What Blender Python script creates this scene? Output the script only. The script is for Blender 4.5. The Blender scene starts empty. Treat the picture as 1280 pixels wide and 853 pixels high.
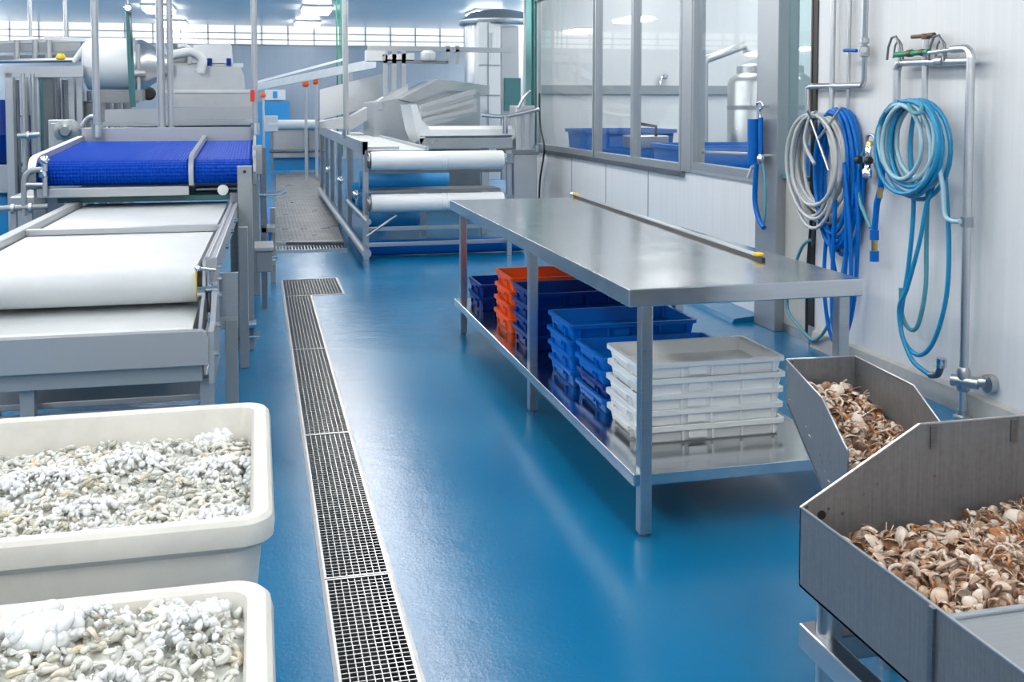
import bpy, bmesh, math, random
from mathutils import Vector, Matrix, Euler
random.seed(7)
PI = math.pi
SC = bpy.context.scene
COL = SC.collection

# ------------------------------------------------------------------ camera
F, H, TILT, CX, CY = 1300.0, 1.567, math.radians(3.0), 640.0, 426.5
VPX, VPY = 321.0, 130.0
PSI = math.atan((CX - VPX) / F * math.cos(TILT))
SH = VPY - CY + F * math.tan(TILT)
_s, _c, _st, _ct = math.sin(PSI), math.cos(PSI), math.sin(TILT), math.cos(TILT)
_r, _f, _u = Vector((_c, -_s, 0)), Vector((_s*_ct, _c*_ct, -_st)), Vector((_s*_st, _c*_st, _ct))
def _ray(px, py): return _f + _r * ((px - CX) / F) - _u * ((py - CY - SH) / F)
EYE = Vector((0, 0, H))
def atY(px, py, y): d = _ray(px, py); return EYE + d * (y / d.y)
def atX(px, py, x): d = _ray(px, py); return EYE + d * (x / d.x)
def atZ(px, py, z): d = _ray(px, py); return EYE + d * ((z - H) / d.z)
cam = bpy.data.cameras.new('camera'); cam_o = bpy.data.objects.new('camera', cam); COL.objects.link(cam_o)
cam.sensor_width = 36; cam.lens = F / 1280 * 36; cam.shift_y = SH / 1280
cam.clip_start = .05; cam.clip_end = 200
cam_o.location = EYE; cam_o.rotation_euler = (PI/2 - TILT, 0, -PSI)
SC.camera = cam_o

# ------------------------------------------------------------------ materials
def srgb(r, g, b):
    return tuple(((v/255)/12.92 if v/255 <= .04045 else ((v/255+.055)/1.055)**2.4) for v in (r, g, b)) + (1,)
class N:
    def __init__(s, name):
        s.m = bpy.data.materials.new(name); s.m.use_nodes = True
        s.t = s.m.node_tree; s.b = s.t.nodes['Principled BSDF']
    def n(s, typ, **kw):
        x = s.t.nodes.new(typ)
        for k, v in kw.items(): setattr(x, k, v)
        return x
    def l(s, a, b): s.t.links.new(a, b)
    def set(s, **kw):
        for k, v in kw.items(): s.b.inputs[k.replace('_', ' ')].default_value = v
        return s
    def coords(s, scale=(1, 1, 1), kind='Object'):
        tc = s.n('ShaderNodeTexCoord'); mp = s.n('ShaderNodeMapping'); mp.inputs['Scale'].default_value = scale
        s.l(tc.outputs[kind], mp.inputs[0]); return mp.outputs[0]
    def noise(s, vec, scale=5, detail=4, rough=.55):
        x = s.n('ShaderNodeTexNoise'); x.inputs['Scale'].default_value = scale; x.inputs['Detail'].default_value = detail
        x.inputs['Roughness'].default_value = rough; s.l(vec, x.inputs['Vector']); return x.outputs[0]
    def ramp(s, fac, stops):
        x = s.n('ShaderNodeValToRGB'); e = x.color_ramp.elements
        while len(e) < len(stops): e.new(.5)
        for k, (p, c) in enumerate(stops): e[k].position = p; e[k].color = c if len(c) == 4 else tuple(c) + (1,)
        s.l(fac, x.inputs[0]); return x.outputs[0]
    def rng(s, fac, a, b, lo=0, hi=1):
        x = s.n('ShaderNodeMapRange'); x.inputs['From Min'].default_value = lo; x.inputs['From Max'].default_value = hi
        x.inputs['To Min'].default_value = a; x.inputs['To Max'].default_value = b; s.l(fac, x.inputs[0]); return x.outputs[0]
    def bump(s, h, strength=.2, dist=.01):
        x = s.n('ShaderNodeBump'); x.inputs['Strength'].default_value = strength; x.inputs['Distance'].default_value = dist
        s.l(h, x.inputs['Height']); s.l(x.outputs[0], s.b.inputs['Normal'])
def plain(name, col, rough=.5, metal=0, **kw):
    return N(name).set(Base_Color=col, Roughness=rough, Metallic=metal, **kw).m
def steel(name, a, b, rough=(.22, .42), scale=(2, 60, 60), metal=1, bump=.05):
    x = N(name); x.set(Metallic=metal)
    v = x.coords(scale); f = x.noise(v, 3, 5)
    v2 = x.coords((1, 1, 1)); g = x.noise(v2, 4, 6, .65)
    mx = x.n('ShaderNodeMath', operation='ADD'); x.l(f, mx.inputs[0]); x.l(g, mx.inputs[1])
    x.l(x.ramp(x.rng(mx.outputs[0], 0, 1, .6, 1.4), [(0, a), (1, b)]), x.b.inputs['Base Color'])
    x.l(x.rng(g, rough[0], rough[1], .3, .7), x.b.inputs['Roughness'])
    if bump: x.bump(f, bump, .002)
    return x.m
M = {}
M['steel'] = steel('brushed_steel', (.46, .475, .49, 1), (.56, .575, .59, 1), (.27, .34), bump=0)
M['steel_light'] = steel('bright_steel', (.60, .615, .63, 1), (.70, .715, .73, 1), (.27, .36), bump=0)
M['steel_dark'] = steel('dull_steel', (.20, .21, .228, 1), (.30, .31, .325, 1), (.3, .42), bump=0)
M['table_steel'] = steel('table_steel', (.58, .59, .60, 1), (.72, .73, .74, 1), (.13, .22), (2, 14, 14), 1, .0)
M['chrome'] = plain('chrome', (.75, .76, .78, 1), .12, 1)
M['alu'] = plain('pale_aluminium', (.44, .46, .48, 1), .34, .5)
M['grey_paint'] = plain('grey_paint', srgb(150, 156, 160), .45, .2)
def hopper():
    x = N('hopper_steel'); x.set(Metallic=.75)
    v = x.coords(); g = x.noise(v, 60, 6, .7); h = x.noise(x.coords((60, 60, 2)), 3, 4)
    mx = x.n('ShaderNodeMath', operation='ADD'); x.l(g, mx.inputs[0]); x.l(h, mx.inputs[1])
    base = x.ramp(x.rng(mx.outputs[0], 0, 1, .55, 1.45), [(0, (.20, .21, .228, 1)), (1, (.33, .345, .365, 1))])
    vo = x.n('ShaderNodeTexVoronoi'); vo.inputs['Scale'].default_value = 28; x.l(v, vo.inputs['Vector'])
    lt = x.n('ShaderNodeMath', operation='LESS_THAN'); lt.inputs[1].default_value = .13; x.l(vo.outputs['Distance'], lt.inputs[0])
    m2 = x.n('ShaderNodeMath', operation='MULTIPLY'); x.l(lt.outputs[0], m2.inputs[0])
    x.l(x.rng(x.noise(v, 5, 3), 0, .7, .5, .62), m2.inputs[1])
    mix = x.n('ShaderNodeMixRGB'); x.l(m2.outputs[0], mix.inputs[0]); x.l(base, mix.inputs[1]); mix.inputs[2].default_value = (.05, .045, .04, 1)
    x.l(mix.outputs[0], x.b.inputs['Base Color']); x.l(x.rng(g, .34, .55), x.b.inputs['Roughness'])
    return x.m
M['hopper'] = hopper()
M['frame'] = plain('frame_metal', srgb(156, 162, 167), .33, .45)
def floor_mat():
    x = N('wet_blue_resin'); v = x.coords()
    a = x.noise(v, .9, 2, .4); b = x.noise(v, 9, 3, .5); c = x.noise(v, 75, 4, .7)
    x.l(x.ramp(a, [(0, srgb(1, 88, 137)), (1, srgb(15, 119, 165))]), x.b.inputs['Base Color'])
    x.l(x.ramp(a, [(0, (.06,)*3), (1, (.30,)*3)]), x.b.inputs['Roughness'])
    ad = x.n('ShaderNodeMath', operation='MULTIPLY_ADD'); x.l(b, ad.inputs[0]); ad.inputs[1].default_value = 1.5; x.l(c, ad.inputs[2])
    x.bump(ad.outputs[0], .26, .003)
    x.set(Specular_IOR_Level=.5, Coat_Weight=.0, Coat_Roughness=.10)
    return x.m
M['floor'] = floor_mat()
def wall_mat(name, col, pitch=.0, axis='Y', dirt=True):
    x = N(name); v = x.coords((1, 1, 1))
    g = x.noise(x.coords((2, 9, .25)), 3, 4)
    d = tuple(c*.95 for c in col[:3]) + (1,)
    x.l(x.ramp(g, [(.35, d), (.65, col)]), x.b.inputs['Base Color'])
    x.set(Roughness=.32, Specular_IOR_Level=.4)
    if pitch:
        w = x.n('ShaderNodeTexWave', wave_type='BANDS', bands_direction=axis, wave_profile='SAW')
        w.inputs['Scale'].default_value = 2*PI/pitch/20; x.l(v, w.inputs['Vector'])
        x.bump(x.ramp(w.outputs[0], [(0, (0, 0, 0)), (.04, (1, 1, 1)), (.96, (1, 1, 1)), (1, (0, 0, 0))]), .08, .003)
    return x.m
M['wall'] = wall_mat('white_wall_panel', srgb(226, 229, 231), .10, 'Y')
M['wall_x'] = wall_mat('white_partition_panel', srgb(226, 230, 233), .25, 'X')
M['beige'] = wall_mat('beige_door_panel', srgb(196, 196, 190))
M['ceiling'] = wall_mat('grey_ceiling_panel', srgb(232, 234, 233), 1.2, 'Y')
M['back'] = wall_mat('grey_blue_wall', srgb(150, 163, 176), 1.5, 'X')
M['curb'] = steel('concrete_kerb', (.36, .37, .36, 1), (.55, .55, .53, 1), (.5, .7), (3, 3, 3), 0, .1)
def white_plastic(name, col, rough=.4, sub=.0, dirt=.0):
    x = N(name); g = x.noise(x.coords(), 6, 6, .65)
    d = tuple(c*(1-dirt) for c in col[:3]) + (1,)
    x.l(x.ramp(g, [(.38, d), (.6, col)]), x.b.inputs['Base Color']); x.set(Roughness=rough)
    return x.m
M['tub'] = white_plastic('cream_plastic', srgb(224, 221, 213), .42, dirt=.10)
M['belt'] = white_plastic('white_belt', srgb(208, 212, 214), .38, dirt=.05)
M['belt_grey'] = white_plastic('grey_belt', srgb(196, 202, 204), .45, dirt=.08)
M['white'] = plain('white_plastic', srgb(220, 224, 226), .35)
M['tray_white'] = N('milky_plastic').set(Base_Color=srgb(248, 250, 250), Roughness=.28).m
M['tray_blue'] = plain('blue_plastic', srgb(0, 110, 205), .35, Specular_IOR_Level=.25)
M['tray_navy'] = plain('dark_blue_plastic', srgb(0, 48, 132), .35, Specular_IOR_Level=.25)
M['tray_orange'] = plain('orange_plastic', srgb(250, 92, 8), .38)
def blue_belt():
    x = N('blue_modular_belt'); v = x.coords()
    x.set(Base_Color=srgb(0, 62, 168), Roughness=.35, Specular_IOR_Level=.08)
    w = x.n('ShaderNodeTexWave', wave_type='BANDS', bands_direction='X', wave_profile='SIN'); w.inputs['Scale'].default_value = 2*PI/.02/20
    x.l(v, w.inputs['Vector']); x.bump(w.outputs[0], .7, .006)
    return x.m
M['blue_belt'] = blue_belt()
M['blue'] = plain('blue_paint', srgb(0, 98, 184), .35, Specular_IOR_Level=.25)
M['sky_blue'] = plain('light_blue_plastic', srgb(40, 140, 200), .4)
M['black'] = plain('black_rubber', (.012, .012, .013, 1), .5)
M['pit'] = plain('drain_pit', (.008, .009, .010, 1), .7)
M['rust'] = plain('rusty_steel', (.16, .11, .08, 1), .5, .7)
M['yellow'] = plain('yellow_plastic', srgb(236, 200, 40), .4)
M['red'] = plain('red_plastic', srgb(228, 50, 24), .35)
M['orange'] = plain('orange_knob', srgb(236, 96, 30), .35)
M['green'] = plain('green_paint', srgb(20, 140, 96), .35)
M['teal'] = plain('teal_paint', srgb(56, 108, 112), .4)
M['brass'] = plain('brass', (.55, .42, .18, 1), .3, 1)
M['hose_grey'] = plain('grey_hose_rubber', srgb(190, 194, 194), .35)
M['hose_blue'] = plain('blue_hose_rubber', srgb(0, 104, 192), .3, Specular_IOR_Level=.25)
M['hose_cyan'] = plain('turquoise_hose_rubber', srgb(30, 140, 188), .28)
M['hose_pale'] = plain('pale_blue_hose_rubber', srgb(158, 194, 208), .3)
M['hose_teal'] = plain('teal_hose_rubber', srgb(80, 150, 165), .3)
def glass(name, tint, refl=.10):
    x = N(name); out = x.t.nodes['Material Output']; x.t.nodes.remove(x.b)
    tr = x.n('ShaderNodeBsdfTransparent'); tr.inputs[0].default_value = tint
    gl = x.n('ShaderNodeBsdfGlossy'); gl.inputs['Roughness'].default_value = .03
    lw = x.n('ShaderNodeLayerWeight'); lw.inputs['Blend'].default_value = .5
    pw = x.n('ShaderNodeMath', operation='POWER'); x.l(lw.outputs['Facing'], pw.inputs[0]); pw.inputs[1].default_value = 4.0
    ma = x.n('ShaderNodeMath', operation='MULTIPLY_ADD'); x.l(pw.outputs[0], ma.inputs[0]); ma.inputs[1].default_value = .5; ma.inputs[2].default_value = .02
    mx = x.n('ShaderNodeMixShader'); x.l(ma.outputs[0], mx.inputs[0]); x.l(tr.outputs[0], mx.inputs[1]); x.l(gl.outputs[0], mx.inputs[2])
    x.l(mx.outputs[0], out.inputs[0]); return x.m
M['glass'] = glass('clear_glass', (.97, .985, .985, 1))
M['glass_green'] = glass('green_glass', (.55, .82, .80, 1))
M['glass_side'] = glass('pale_green_glass', (.84, .93, .93, 1))
def emit(name, col, k):
    x = N(name); x.set(Base_Color=(0.8, .8, .8, 1), Emission_Color=col, Emission_Strength=k); return x.m
M['back_white'] = emit('daylit_clerestory', (1, .99, .96, 1), 1.1)
M['strip'] = emit('added_strip_glow', (1, .965, .91, 1), 75)  # glow of the added fill strips, out of view
M['lamp'] = emit('lamp_diffuser', (1, .965, .91, 1), 26)
def organic(name, stops, rough, per, **kw):
    x = N(name)
    a = x.n('ShaderNodeObjectInfo').outputs['Random'] if per == 'object' else x.n('ShaderNodeNewGeometry').outputs['Random Per Island']
    g = x.noise(x.coords(), 120, 3)
    ad = x.n('ShaderNodeMath', operation='MULTIPLY_ADD'); x.l(g, ad.inputs[0]); ad.inputs[1].default_value = .5
    sb = x.n('ShaderNodeMath', operation='SUBTRACT'); x.l(a, sb.inputs[0]); sb.inputs[1].default_value = .25; x.l(sb.outputs[0], ad.inputs[2])
    x.l(x.ramp(ad.outputs[0], stops), x.b.inputs['Base Color']); x.set(Roughness=rough, **kw); return x.m
SHR = [(0, srgb(176, 174, 160)), (.2, srgb(206, 207, 200)), (.55, srgb(224, 226, 221)), (.85, srgb(230, 228, 218)), (1, srgb(208, 196, 170))]
M['shrimp'] = organic('raw_shrimp', SHR, .22, 'object', Subsurface_Weight=.35, Subsurface_Scale=.006, Subsurface_Radius=(1, .9, .8))
M['shrimp_mass'] = organic('raw_shrimp_mass', SHR, .22, 'island', Subsurface_Weight=.35, Subsurface_Scale=.006, Subsurface_Radius=(1, .9, .8))
SHE = [(0, srgb(84, 62, 46)), (.18, srgb(142, 106, 80)), (.36, srgb(186, 160, 138)), (.6, srgb(214, 202, 190)), (.8, srgb(196, 176, 156)), (.92, srgb(176, 120, 74)), (1, srgb(150, 92, 50))]
M['shell'] = organic('prawn_shell', SHE, .3, 'object')
M['shell_mass'] = organic('prawn_shell_mass', SHE, .35, 'island')
M['ice'] = N('melting_ice').set(Base_Color=(.90, .92, .93, 1), Roughness=.10, IOR=1.31, Subsurface_Weight=.4, Subsurface_Scale=.007, Subsurface_Radius=(1, 1, 1)).m

def walk():
    x = N('dotted_wet_plate'); v = x.coords(); g = x.noise(v, 3, 4)
    vo = x.n('ShaderNodeTexVoronoi'); vo.inputs['Scale'].default_value = 22; vo.inputs['Randomness'].default_value = .15; x.l(v, vo.inputs['Vector'])
    x.l(x.ramp(g, [(.3, (.085, .088, .09, 1)), (.7, (.15, .152, .155, 1))]), x.b.inputs['Base Color'])
    x.l(x.rng(g, .25, .45, .3, .7), x.b.inputs['Roughness']); x.set(Metallic=.35)
    x.bump(x.ramp(vo.outputs['Distance'], [(0, (1, 1, 1)), (.35, (0, 0, 0))]), .8, .006); return x.m
M['walk'] = walk()

# ------------------------------------------------------------------ mesh helpers
class MB:
    def __init__(s): s.b = bmesh.new()
    def box(s, x0, x1, y0, y1, z0, z1, bev=0.0):
        vs = [s.b.verts.new((x, y, z)) for x in (x0, x1) for y in (y0, y1) for z in (z0, z1)]
        fs = [s.b.faces.new([vs[i] for i in q]) for q in ((0, 1, 3, 2), (4, 6, 7, 5), (0, 4, 5, 1), (2, 3, 7, 6), (0, 2, 6, 4), (1, 5, 7, 3))]
        if bev:
            es = {e for f in fs for e in f.edges}
            bmesh.ops.bevel(s.b, geom=list(es), offset=bev, segments=2, affect='EDGES', profile=.5)
        return s
    def prism(s, pts, d):
        d = Vector(d); a = [s.b.verts.new(Vector(p)) for p in pts]; c = [s.b.verts.new(Vector(p) + d) for p in pts]
        n = len(pts); s.b.faces.new(a); s.b.faces.new(c[::-1])
        for i in range(n): s.b.faces.new((a[i], c[i], c[(i+1) % n], a[(i+1) % n]))
        return s
    def tube(s, pts, r, seg=10, cap=True, taper=None):
        pts = [Vector(p) for p in pts]; n = len(pts)
        tg = [(pts[min(i+1, n-1)] - pts[max(i-1, 0)]).normalized() for i in range(n)]
        up = Vector((0, 0, 1)) if abs(tg[0].z) < .9 else Vector((1, 0, 0))
        u = tg[0].cross(up).normalized(); rings = []
        for i in range(n):
            u = (u - tg[i] * u.dot(tg[i])).normalized(); w = tg[i].cross(u)
            rr = taper[i] if taper else r
            rings.append([s.b.verts.new(pts[i] + (u*math.cos(2*PI*k/seg) + w*math.sin(2*PI*k/seg))*rr) for k in range(seg)])
        for i in range(n-1):
            for k in range(seg):
                f = s.b.faces.new((rings[i][k], rings[i][(k+1) % seg], rings[i+1][(k+1) % seg], rings[i+1][k])); f.smooth = True
        if cap: s.b.faces.new(rings[0][::-1]); s.b.faces.new(rings[-1])
        return s
    def cyl(s, p0, p1, r, seg=20, r1=None): return s.tube([p0, p1], r, seg, True, [r, r if r1 is None else r1])
    def lathe(s, c, prof, seg=32, axis='Z'):
        c = Vector(c); rings = []
        for (r, h) in prof:
            ring = []
            for k in range(seg):
                a, b = r*math.cos(2*PI*k/seg), r*math.sin(2*PI*k/seg)
                ring.append(s.b.verts.new(c + Vector({'Z': (a, b, h), 'X': (h, a, b), 'Y': (a, h, b)}[axis])))
            rings.append(ring)
        for i in range(len(rings)-1):
            for k in range(seg):
                f = s.b.faces.new((rings[i][k], rings[i][(k+1) % seg], rings[i+1][(k+1) % seg], rings[i+1][k])); f.smooth = True
        s.b.faces.new(rings[0][::-1]); s.b.faces.new(rings[-1])
        return s
    def loft(s, rings, close=True, cap0=True, cap1=True, smooth=True):
        R = [[s.b.verts.new(Vector(p)) for p in r] for r in rings]; n = len(R[0])
        for i in range(len(R)-1):
            for k in range(n if close else n-1):
                f = s.b.faces.new((R[i][k], R[i][(k+1) % n], R[i+1][(k+1) % n], R[i+1][k])); f.smooth = smooth
        if cap0: s.b.faces.new(R[0][::-1])
        if cap1: s.b.faces.new(R[-1])
        return s
    def build(s, name, mat, parent=None, origin=(0, 0, 0), sharp=None):
        bmesh.ops.translate(s.b, verts=s.b.verts, vec=-Vector(origin))
        bmesh.ops.recalc_face_normals(s.b, faces=s.b.faces)
        for e in s.b.edges:
            e.smooth = len(e.link_faces) == 2 and all(f.smooth for f in e.link_faces) and e.calc_face_angle(0) < (math.radians(sharp) if sharp and sharp < 35 else .81)
        me = bpy.data.meshes.new(name); s.b.to_mesh(me); s.b.free()
        me.materials.append(M[mat] if isinstance(mat, str) else mat)
        o = bpy.data.objects.new(name, me); COL.objects.link(o)
        if parent: o.parent = parent
        return o
def rrect(x0, x1, y0, y1, r, z, k=6):
    p = []
    for cx, cy, a0 in ((x1-r, y1-r, 0), (x0+r, y1-r, PI/2), (x0+r, y0+r, PI), (x1-r, y0+r, 1.5*PI)):
        for i in range(k+1):
            a = a0 + PI/2*i/k; p.append((cx+r*math.cos(a), cy+r*math.sin(a), z))
    return p
class Mass:
    def __init__(s): s.v = []; s.f = []
    def template(s, mb):
        mb.b.verts.index_update(); t = ([v.co.copy() for v in mb.b.verts], [[v.index for v in f.verts] for f in mb.b.faces]); mb.b.free(); return t
    def add(s, t, mt):
        n = len(s.v); s.v += [mt @ c for c in t[0]]; s.f += [[i+n for i in f] for f in t[1]]
    def build(s, name, mat):
        me = bpy.data.meshes.new(name); me.from_pydata([tuple(v) for v in s.v], [], s.f)
        me.polygons.foreach_set('use_smooth', [True]*len(s.f)); me.materials.append(M[mat]); me.update()
        o = bpy.data.objects.new(name, me); COL.objects.link(o); return o
def rmat(rd, p, sx, sc, tilt):
    return Matrix.Translation(p) @ Euler((rd.gauss(0, tilt), rd.gauss(0, tilt), rd.uniform(0, 6.28))).to_matrix().to_4x4() @ Matrix.Diagonal((sc*sx[0], sc*sx[1], sc*sx[2], 1))
def tag(o, label, cat, group=None, kind=None):
    o['label'] = label; o['category'] = cat
    if group: o['group'] = group
    if kind: o['kind'] = kind
    return o
class T:
    """a thing: an Empty at its base; parts given in world coordinates"""
    def __init__(s, name, label, cat, loc, group=None):
        s.loc = Vector(loc); s.o = bpy.data.objects.new(name, None); COL.objects.link(s.o)
        s.o.empty_display_size = .1; s.o.location = s.loc; tag(s.o, label, cat, group)
    def p(s, name, mat, mb, parent=None, sharp=35):
        return mb.build(name, mat, parent or s.o, s.loc, sharp)
def one(name, mat, mb, label, cat, loc, group=None, sharp=35):
    o = mb.build(name, mat, None, loc, sharp); o.location = Vector(loc); return tag(o, label, cat, group)
def struct(name, mat, mb, parent=None):
    o = mb.build(name, mat, parent); o['kind'] = 'structure'; return o
def copy_tree(o, parent=None):
    c = o.copy(); COL.objects.link(c)
    if parent: c.parent = parent
    for ch in list(o.children): copy_tree(ch, c)
    return c
def arc(c, r, a0, a1, n, ax, ay):
    c, ax, ay = Vector(c), Vector(ax), Vector(ay)
    return [c + ax*(r*math.cos(a0+(a1-a0)*i/n)) + ay*(r*math.sin(a0+(a1-a0)*i/n)) for i in range(n+1)]
def smooth_path(pts, n=8):
    pts = [Vector(p) for p in pts]; out = []
    for i in range(len(pts)-1):
        p0, p1, p2, p3 = pts[max(i-1, 0)], pts[i], pts[i+1], pts[min(i+2, len(pts)-1)]
        for k in range(n):
            t = k/n
            out.append(.5*((2*p1) + (p2-p0)*t + (2*p0-5*p1+4*p2-p3)*t*t + (3*p1-p0-3*p2+p3)*t**3))
    out.append(pts[-1]); return out

# ------------------------------------------------------------------ the room
CEIL, WX, YB, XL, YN, XR = 3.75, 3.5, 30.0, -9.0, -4.0, 9.5
DX0, DX1, DY0, DY1 = .185, .425, -1.0, 9.42         # drain trench (with a short arm at its end)
AX1, AY0 = .69, 8.60
f = MB()
def quad(m, x0, x1, y0, y1, z0=-.25, z1=0): m.box(x0, x1, y0, y1, z0, z1)
quad(f, XL, DX0, YN, YB); quad(f, DX0, DX1, YN, DY0); quad(f, DX0, AX1, DY1, YB)
quad(f, DX1, AX1, YN, AY0); quad(f, AX1, XR, YN, YB)
struct('floor', 'floor', f)
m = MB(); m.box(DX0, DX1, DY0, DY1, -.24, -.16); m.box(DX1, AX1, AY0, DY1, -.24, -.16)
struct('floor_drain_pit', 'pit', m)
struct('ceiling', 'ceiling', MB().box(XL, XR, YN, YB, CEIL, CEIL+.1))
struct('wall_back', 'back', MB().box(XL, XR, YB, YB+.1, 0, 3.22))
m = MB().box(XL, XR, YB, YB+.1, 3.22, CEIL)
struct('wall_back_clerestory', 'back_white', m)
m = MB()
for z in (3.22, 3.36, 3.54): m.box(XL, XR, YB-.04, YB, z-.012, z+.012)
for i in range(26): m.box(XL+.5+i*.72, XL+.53+i*.72, YB-.04, YB, 3.22, CEIL)
struct('trim_1', 'grey_paint', m)
struct('wall_left', 'back', MB().box(XL-.1, XL, YN, YB, 0, CEIL))
struct('wall_near', 'wall_x', MB().box(XL, XR, YN-.1, YN, 0, CEIL))
struct('wall_far_right', 'wall', MB().box(XR, XR+.1, YN, YB, 0, CEIL))
# wall with windows
struct('wall_right', 'wall', MB().box(WX, WX+.1, YN, 6.03, 0, CEIL))
struct('wall_under_windows', 'wall', MB().box(WX, WX+.1, 6.75, 13.2, 0, 1.0))
struct('wall_over_windows', 'wall', MB().box(WX, WX+.1, 6.03, 13.2, 2.95, CEIL))
struct('wall_partition', 'wall_x', MB().box(WX, XR, 13.5, 13.6, 0, CEIL))
struct('wall_side_room', 'wall_x', MB().box(WX+.1, XR, 3.4, 3.5, 0, CEIL))
# kerb at the wall's foot, in two lengths
m = MB(); m.prism([(WX, -3.9, 0), (WX-.05, -3.9, 0), (WX-.03, -3.9, .10), (WX, -3.9, .115)], (0, 9.9, 0)); struct('baseboard_right', 'curb', m)
m = MB(); m.prism([(WX, 6.78, 0), (WX-.22, 6.78, 0), (WX-.2, 6.78, .03), (WX, 6.78, .05)], (0, 6.4, 0)); struct('baseboard_windows', 'floor', m)
# steel door post, black gap strip, sliding glass door
struct('trim_2', 'frame', MB().box(WX-.06, WX+.1, 6.45, 6.76, 0, CEIL, .006))
struct('trim_3', 'black', MB().box(WX-.008, WX+.02, 6.03, 6.10, .12, CEIL))
struct('trim_4', 'rust', MB().box(WX-.012, WX+.0, 6.09, 6.105, 1.45, 2.6))
d1 = struct('door_1', 'steel', MB().box(WX+.0, WX+.05, 6.10, 6.45, .0, .06).box(WX, WX+.05, 6.10, 6.12, .06, 2.95).box(WX, WX+.05, 6.10, 6.45, 2.88, 2.95))
struct('door_panel', 'beige', MB().box(WX+.01, WX+.04, 6.12, 6.45, .06, 1.06), d1)
struct('door_pane', 'glass_side', MB().box(WX+.02, WX+.03, 6.12, 6.45, 1.06, 2.88), d1)
struct('door_rail', 'hose_teal', MB().box(WX-.015, WX+.02, 6.12, 6.45, 1.06, 1.09), d1)
for i, (y0, y1, fm) in enumerate(((10.58, 13.0, 'frame'), (9.40, 10.52, 'frame'), (8.22, 9.38, 'frame'), (6.76, 7.98, 'frame'))):
    z0 = 1.06 if i < 3 else 1.085; z1 = 2.93; t = .028
    w = struct('window_%d' % (i+1), fm, MB().box(WX-.02, WX+.06, y0-.012, y0+t, z0-.06, z1).box(WX-.02, WX+.06, y1-t, y1+.012, z0-.06, z1)
               .box(WX-.02, WX+.06, y0+t, y1-t, z0-.06, z0).box(WX-.02, WX+.06, y0+t, y1-t, z1-.05, z1))
    struct('window_pane', 'glass', MB().box(WX+.015, WX+.025, y0+t, y1-t, z0, z1-.05), w)
struct('trim_5', 'frame', MB().box(WX-.025, WX+.1, 7.98, 8.19, 1.0, 2.95, .004))
struct('trim_6', 'steel_dark', MB().box(WX-.035, WX+.0, 8.15, 13.15, .955, 1.0))
struct('trim_7', 'alu', MB().box(WX-.02, WX+.1, 6.76, 8.0, 1.0, 1.026))
struct('trim_8', 'steel', MB().box(WX-.03, WX+.1, 13.1, 13.5, 0, CEIL))
# joints of the wall panels
m = MB()
for y in (9.0, 10.2, 11.4): m.box(WX-.003, WX, y-.008, y+.008, .05, .955)
struct('trim_9', 'grey_paint', m)

# ------------------------------------------------------------------ ceiling lights
lt = None; k = 0
def light(x, y, label, group):
    t = T('ceiling_light', label, 'ceiling light', (x, y, CEIL), group)
    t.p('housing', 'white', MB().box(x-.33, x+.33, y-.63, y+.63, CEIL-.05, CEIL-.001))
    t.p('diffuser', 'lamp', MB().box(x-.30, x+.30, y-.60, y+.60, CEIL-.13, CEIL-.05))
VIS = {(1.33, 24.0): 'bright white ceiling panel light in front of another, beside the green cables',
       (1.33, 28.3): 'small white ceiling panel light close to the far wall above the inclined chute',
       (-2.1, 29.0): 'small white ceiling panel light above the steel hood, close to the far wall',
       (-2.1, 24.6): 'white ceiling panel light partly behind the twin pole above the blue belt'}
for (x, y), l in VIS.items(): light(x, y, l, 'lights on the hall ceiling')
for x in (-5.6, -2.1, 1.33):
    for y in (-2.6, -.5, 1.6, 3.7, 5.8, 7.9, 10.0, 12.1, 14.2, 16.2, 18.0): light(x, y, 'white ceiling panel light in the hall above the production line', 'lights on the hall ceiling')
for y in (24.0, 15.6): light(5.2, y, 'white ceiling panel light above the tall steel tank', 'lights beyond the partition')
for x in (5.0, 7.4):  # unseen panels, added to brighten the room seen through the windows
  for y in (5.0, 7.4, 9.8, 12.2): light(x, y, 'unseen white ceiling panel light added to brighten the room behind the windows', 'added lights of the side room')

for x in (-7.7, 7.6):  # unseen hanging lamps, added to brighten the far ceiling and back wall
    for i in range(8):
        y = 15.0+i*1.95
        t = T('added_fill_strip', 'unseen white strip lamp added to brighten the far hall ceiling', 'fill light', (x, y, CEIL), 'added fill strips along the hall sides')
        t.p('tube', 'strip', MB().box(x-.12, x+.12, y-.75, y+.75, 3.05, 3.13))
        for dy in (-.5, .5): t.p('rod', 'steel', MB().cyl((x, y+dy, 3.13), (x, y+dy, CEIL), .01, 8))

# ------------------------------------------------------------------ drain gratings
def grate(x0, x1, y0, y1, label, along=True):
    t = T('drain_grating', label, 'grating', (x0, y0, -.03), 'steel gratings over the floor drain')
    fr = MB(); w = .008
    fr.box(x0, x0+w, y0, y1, -.03, .002); fr.box(x1-w, x1, y0, y1, -.03, .002); fr.box(x0+w, x1-w, y0, y0+w, -.03, .002); fr.box(x0+w, x1-w, y1-w, y1, -.03, .002)
    t.p('grating_frame', 'steel', fr, sharp=None)
    b = MB(); p = .0245
    n = int((x1-x0-2*w)/p)
    for i in range(1, n+1): x = x0+w+(x1-x0-2*w)*i/(n+1); b.box(x-.0013, x+.0013, y0+w, y1-w, -.018, 0)
    n = int((y1-y0-2*w)/p)
    for i in range(1, n+1): y = y0+w+(y1-y0-2*w)*i/(n+1); b.box(x0+w, x1-w, y-.0013, y+.0013, -.004, .0005)
    t.p('mesh_bars', 'steel', b, sharp=None)
ys = [1.1, 2.25, 3.40, 4.94, 6.70, 8.60]
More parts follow.
